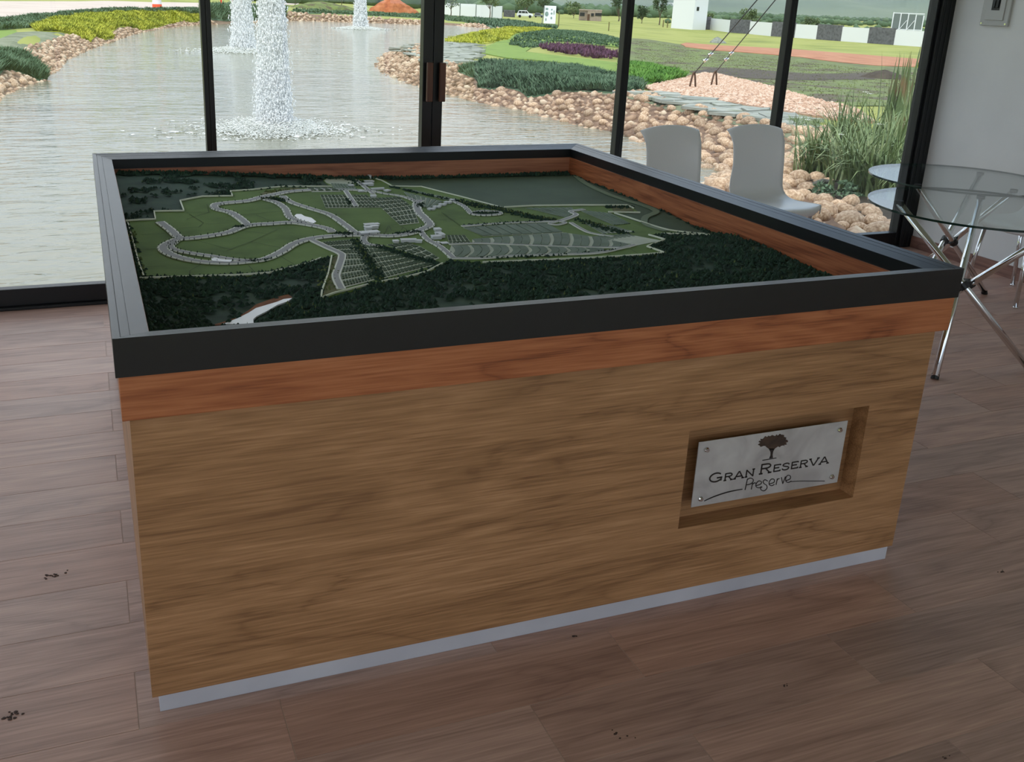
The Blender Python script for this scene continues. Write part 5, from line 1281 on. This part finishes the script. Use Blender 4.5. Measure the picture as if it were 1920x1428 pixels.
def quad3(a, c, z0, z1, lean): return [(*a, z0), (*c, z0), (*(c+fw*lean), z1), (*(a+fw*lean), z1)]
A_, B_ = p[:2]-rx*9*s, p[:2]+rx*13*s; zt_ = p[2]+33*s
vs = quad3(A_, B_, p[2]+.1, zt_, .5); vs2 = [(v[0]+fw[0]*.12, v[1]+fw[1]*.12, v[2]) for v in vs]
MB().add(vs+vs2, [(0,1,2,3),(7,6,5,4),(0,4,5,1),(1,5,6,2),(2,6,7,3),(3,7,4,0)]).build('board', M['white_paint'], sb)
M['sign_print'] = mat('sign_print', [(96,124,118),(150,170,164)], rough=.6, scale=3)
for (u, v, w, h_) in ((-4,17,3.5,9),(-4,26,2.6,4),(5,10,1.6,5),(5,18,1.8,4),(5,25,1.5,3),(-5,7,1.2,6),(9.5,20,1.0,9)):
    ring = [p[:2]+rx*((u+w*math.cos(a))*s)-fw*.02+fw*(.5*((v+h_*.5*math.sin(a))/33)) for a in np.linspace(0, 5.8, 9)]
    MB().add([(*ring[i], p[2]+.1+(v+h_*.5*math.sin(a))*s) for i, a in enumerate(np.linspace(0, 5.8, 9))], [tuple(range(9))]).build('print', M['sign_print'], sb)
for u in (-8, 12): MB().tube([(*(p[:2]+rx*u*s+fw*.6), zt_-.4), (*(p[:2]+rx*u*s+fw*2.4), p[2])], .07, 6).build('prop', M['grey_panel'], sb)
MB().tube([(*(p[:2]-rx*12*s), p[2]), (*(p[:2]-rx*9*s+fw*.3), zt_)], .06, 6).build('prop', M['grey_panel'], sb)
p, s = at(1106,39); rx, fw = frame_at(p)
M['block'] = mat('concrete_block', [(150,134,118),(172,156,140)], rough=.95, scale=2, detail=7)
hu = empty('block_hut', p, label='small unfinished concrete block hut in the far field', cat='building')
MB().obox(p[:2]+fw*2.6, rx, fw, 21*s, 2.6, p[2]-.3, p[2]+18*s).build('walls', M['block'], hu); MB().obox(p[:2]+fw*2.6, rx, fw, 21.6*s, 2.9, p[2]+18*s, p[2]+19.6*s).build('roof', M['block'], hu)
MB().obox(p[:2]+rx*8*s-fw*.3, rx, fw, 13*s, .32, p[2]-.3, p[2]+17.5*s).build('porch', M['block'], hu)
for (u, v, w, h_) in ((-15,11,4.5,3.2),(4,11,2.6,2.6),(15,12,6,2.6)): MB().obox(p[:2]+rx*u*s-fw*.66, rx, fw, w*s, .06, p[2]+(v-h_)*s, p[2]+(v+h_)*s).build('window', M['dark_glass'], hu)
MB().obox(p[:2]+rx*-3*s-fw*.66, rx, fw, 2.2*s, .06, p[2], p[2]+12*s).build('doorway', M['rust'], hu)
# stakes
M['stake'] = mat('wooden_stake', (120,112,72), rough=.9)
for (px, py, hh, lab) in ((1047,50,26,'thin wooden stake beside the leaning sign board'),(1141,58,16,'short wooden stake with leaves in the meadow before the hut'),(1243,51,13,'dark stake at the left of the pair by the white tower'),(1251,52,13,'dark stake next to the white tower corner')):
    p, s = at(px, py); tag(MB().tube([p, p+np.array([0,0,hh*s])], 1.1*s, 8).build('stake', M['stake']), lab, 'stake')
# trees in the distance
for (px, py, w, h_, tr_, n_, m_, lab) in ((553,12,60,34,12,700,'leaf_mid','young tree standing right of the large fountain jet'), (640,14,46,40,14,700,'leaf_mid','tree between the fountain jet and the red earth heap'), (798,28,34,46,10,700,'leaf_dark','dark tree behind the door stile at the fence end'),
        (845,33,44,52,16,800,'leaf_mid','thin tree in front of the left end of the white fence'), (918,35,44,50,18,800,'leaf_mid','thin tree in front of the right end of the white fence'), (985,29,46,40,8,800,'leaf_mid','bushy tree behind the white van'), (1022,30,44,50,10,800,'leaf_dark','tree behind the leaning sign board'),
        (1160,40,36,60,8,900,'leaf_dark','tall tree beyond the meadow at the window post, left of it'), (1203,44,26,34,6,700,'leaf_dark','round tree close to the thin tall tree by the tower'), (1236,47,30,58,16,900,'leaf_dark','thin tall tree left of the white tower'), (1075,34,50,30,4,600,'leaf_mid','low bushy tree left of the block hut')):
    p, s = at(px, py); leafy('tree', lab, px, py, w*s/2, h_*s, n_, m_, cat='tree', trunk=tr_*s, size=2.1*s, grp='trees beyond the pond')
for (px, py, up_, w, h_, lab) in ((1402,62,0,52,42,'broad brown-green tree behind the boundary wall near the tower'), (1517,72,0,42,36,'rounded tree behind the boundary wall right of the second cable'), (1320,54,0,30,26,'bush behind the dark first panel of the boundary wall')):
    p, s = at(px, py); rx, fw = frame_at(p); q = p[:2]+fw*9; u, v, dd = pix((q[0], q[1], float(ground(np.array([q[0]]), np.array([q[1]]))[0])))
    leafy('tree', lab, u, v, w*s*.53, (h_+2)*s, 1400, 'leaf_mid', cat='tree', trunk=8*s, size=2.0*s, grp='trees behind the boundary wall')
# hedgerow belts in the valley and tree line behind the pond
M['belt'] = mat('distant_woods', [(58,80,56),(80,102,72),(102,122,88)], rough=1, scale=.05, detail=6)
TREE_XY = [(o.location.x, o.location.y, 3.2) for o in COL.objects if o.name.startswith(('tree', 'white_tower', 'block_hut', 'site_fence', 'van', 'container', 'panel_rack')) and o.type == 'EMPTY']
def belt(label, pts, n, r, wob):
    W_ = [gp(*q) for q in pts]; b = MB(); mine = []
    for _ in range(n):
        i = rnd.randrange(len(W_)-1); f = rnd.random(); c = W_[i]*(1-f)+W_[i+1]*f; x, y = c[0]+rnd.gauss(0,wob), c[1]+rnd.gauss(0,wob); z = float(base_ground(np.array([x]), np.array([y]))[0]); q = r*rnd.uniform(.5,1.3)
        if any((a-x)**2+(c_-y)**2 < (m_+q*1.5)**2 for a, c_, m_ in TREE_XY): continue
        mine.append((x, y, q*1.4))
        vv, ff = lo_v[rnd.randrange(6)]; b.add([(x+p[0]*q*1.2, y+p[1]*q*1.2, z+q*.6+p[2]*q*1.2) for p in vv], ff)
    tag(b.build('tree_belt', M['belt'], smooth=True), label, 'trees', kind='stuff'); TREE_XY.extend(mine)
belt('line of distant trees across the valley behind the boundary wall', [(1335,37),(1400,40),(1500,44),(1600,46),(1750,50)], 320, 1.0, 9)
belt('second line of distant trees farther up the valley', [(1300,30),(1420,32),(1550,37),(1760,40)], 520, 1.5, 22)
belt('scattered far bushes in the green valley fields', [(1310,46),(1450,52),(1600,56),(1750,62)], 70, .8, 10)
belt('belt of trees along the far side of the site behind the fence', [(735,13),(850,18),(1000,22),(1150,28),(1225,33)], 330, 2.2, 8)
belt('trees on the far side of the road behind the jets', [(480,3),(560,4),(640,6),(680,7)], 110, 1.8, 3)
# hills round the horizon
M['hill'] = mat('wooded_hills', [(70,88,62),(88,106,74),(108,122,90)], rough=1, scale=.006, detail=9)
def hills(name, r0, r1, h, az0, az1, seed, base):
    N, K = 160, 14; vs = []
    for j in range(K+1):
        f = j/K
        for i in range(N+1):
            az = az0+(az1-az0)*i/N; r = r0+(r1-r0)*f
            hh = h*(.80+.20*math.sin(az*7+seed)+.10*math.sin(az*17+seed*2)+.05*math.sin(az*41+seed))*math.sin(f*math.pi*.55)
            hh += h*.12*math.sin(az*60+f*9+seed)*math.sin(f*math.pi)
            vs.append((CAM[0]+r*math.sin(az), CAM[1]+r*math.cos(az), base+max(0, hh)))
    b = MB(); b.add(vs, [(j*(N+1)+i, j*(N+1)+i+1, (j+1)*(N+1)+i+1, (j+1)*(N+1)+i) for j in range(K) for i in range(N)])
    tag(b.build(name, M['hill'], smooth=True), kind='structure')
hills('hills', 1150, 2200, 55, -1.2, 2.2, 1.3, -10); hills('far_hills', 2300, 4200, 300, -1.4, 2.4, 4.1, -30)
# pale village specks on the hillside
b = MB()
for _ in range(70):
    az = rnd.uniform(.55, .9); r = rnd.uniform(1250, 1500); x, y = CAM[0]+r*math.sin(az), CAM[1]+r*math.cos(az); s = rnd.uniform(.8, 2.2); z = -10+ (r-1150)/1050*60*.5
    b.box(x-s, x+s, y-s, y+s, z, z+s*2.2)
tag(b.build('village', M['white_paint']), 'tiny pale houses scattered at the foot of the blue hills', 'village', kind='stuff')

# thin haze lying over the far valley
hz = bpy.data.materials.new('valley_haze'); hz.use_nodes = True; t = hz.node_tree; t.nodes.clear()
vo = t.nodes.new('ShaderNodeVolumeScatter'); vo.inputs['Color'].default_value = (.66,.83,1.0,1); vo.inputs['Density'].default_value = .00045
oo = t.nodes.new('ShaderNodeOutputMaterial'); t.links.new(vo.outputs[0], oo.inputs['Volume'])
tag(MB().box(-2200, 3600, 420, 4600, -60, 300).build('valley_haze', hz), kind='structure')
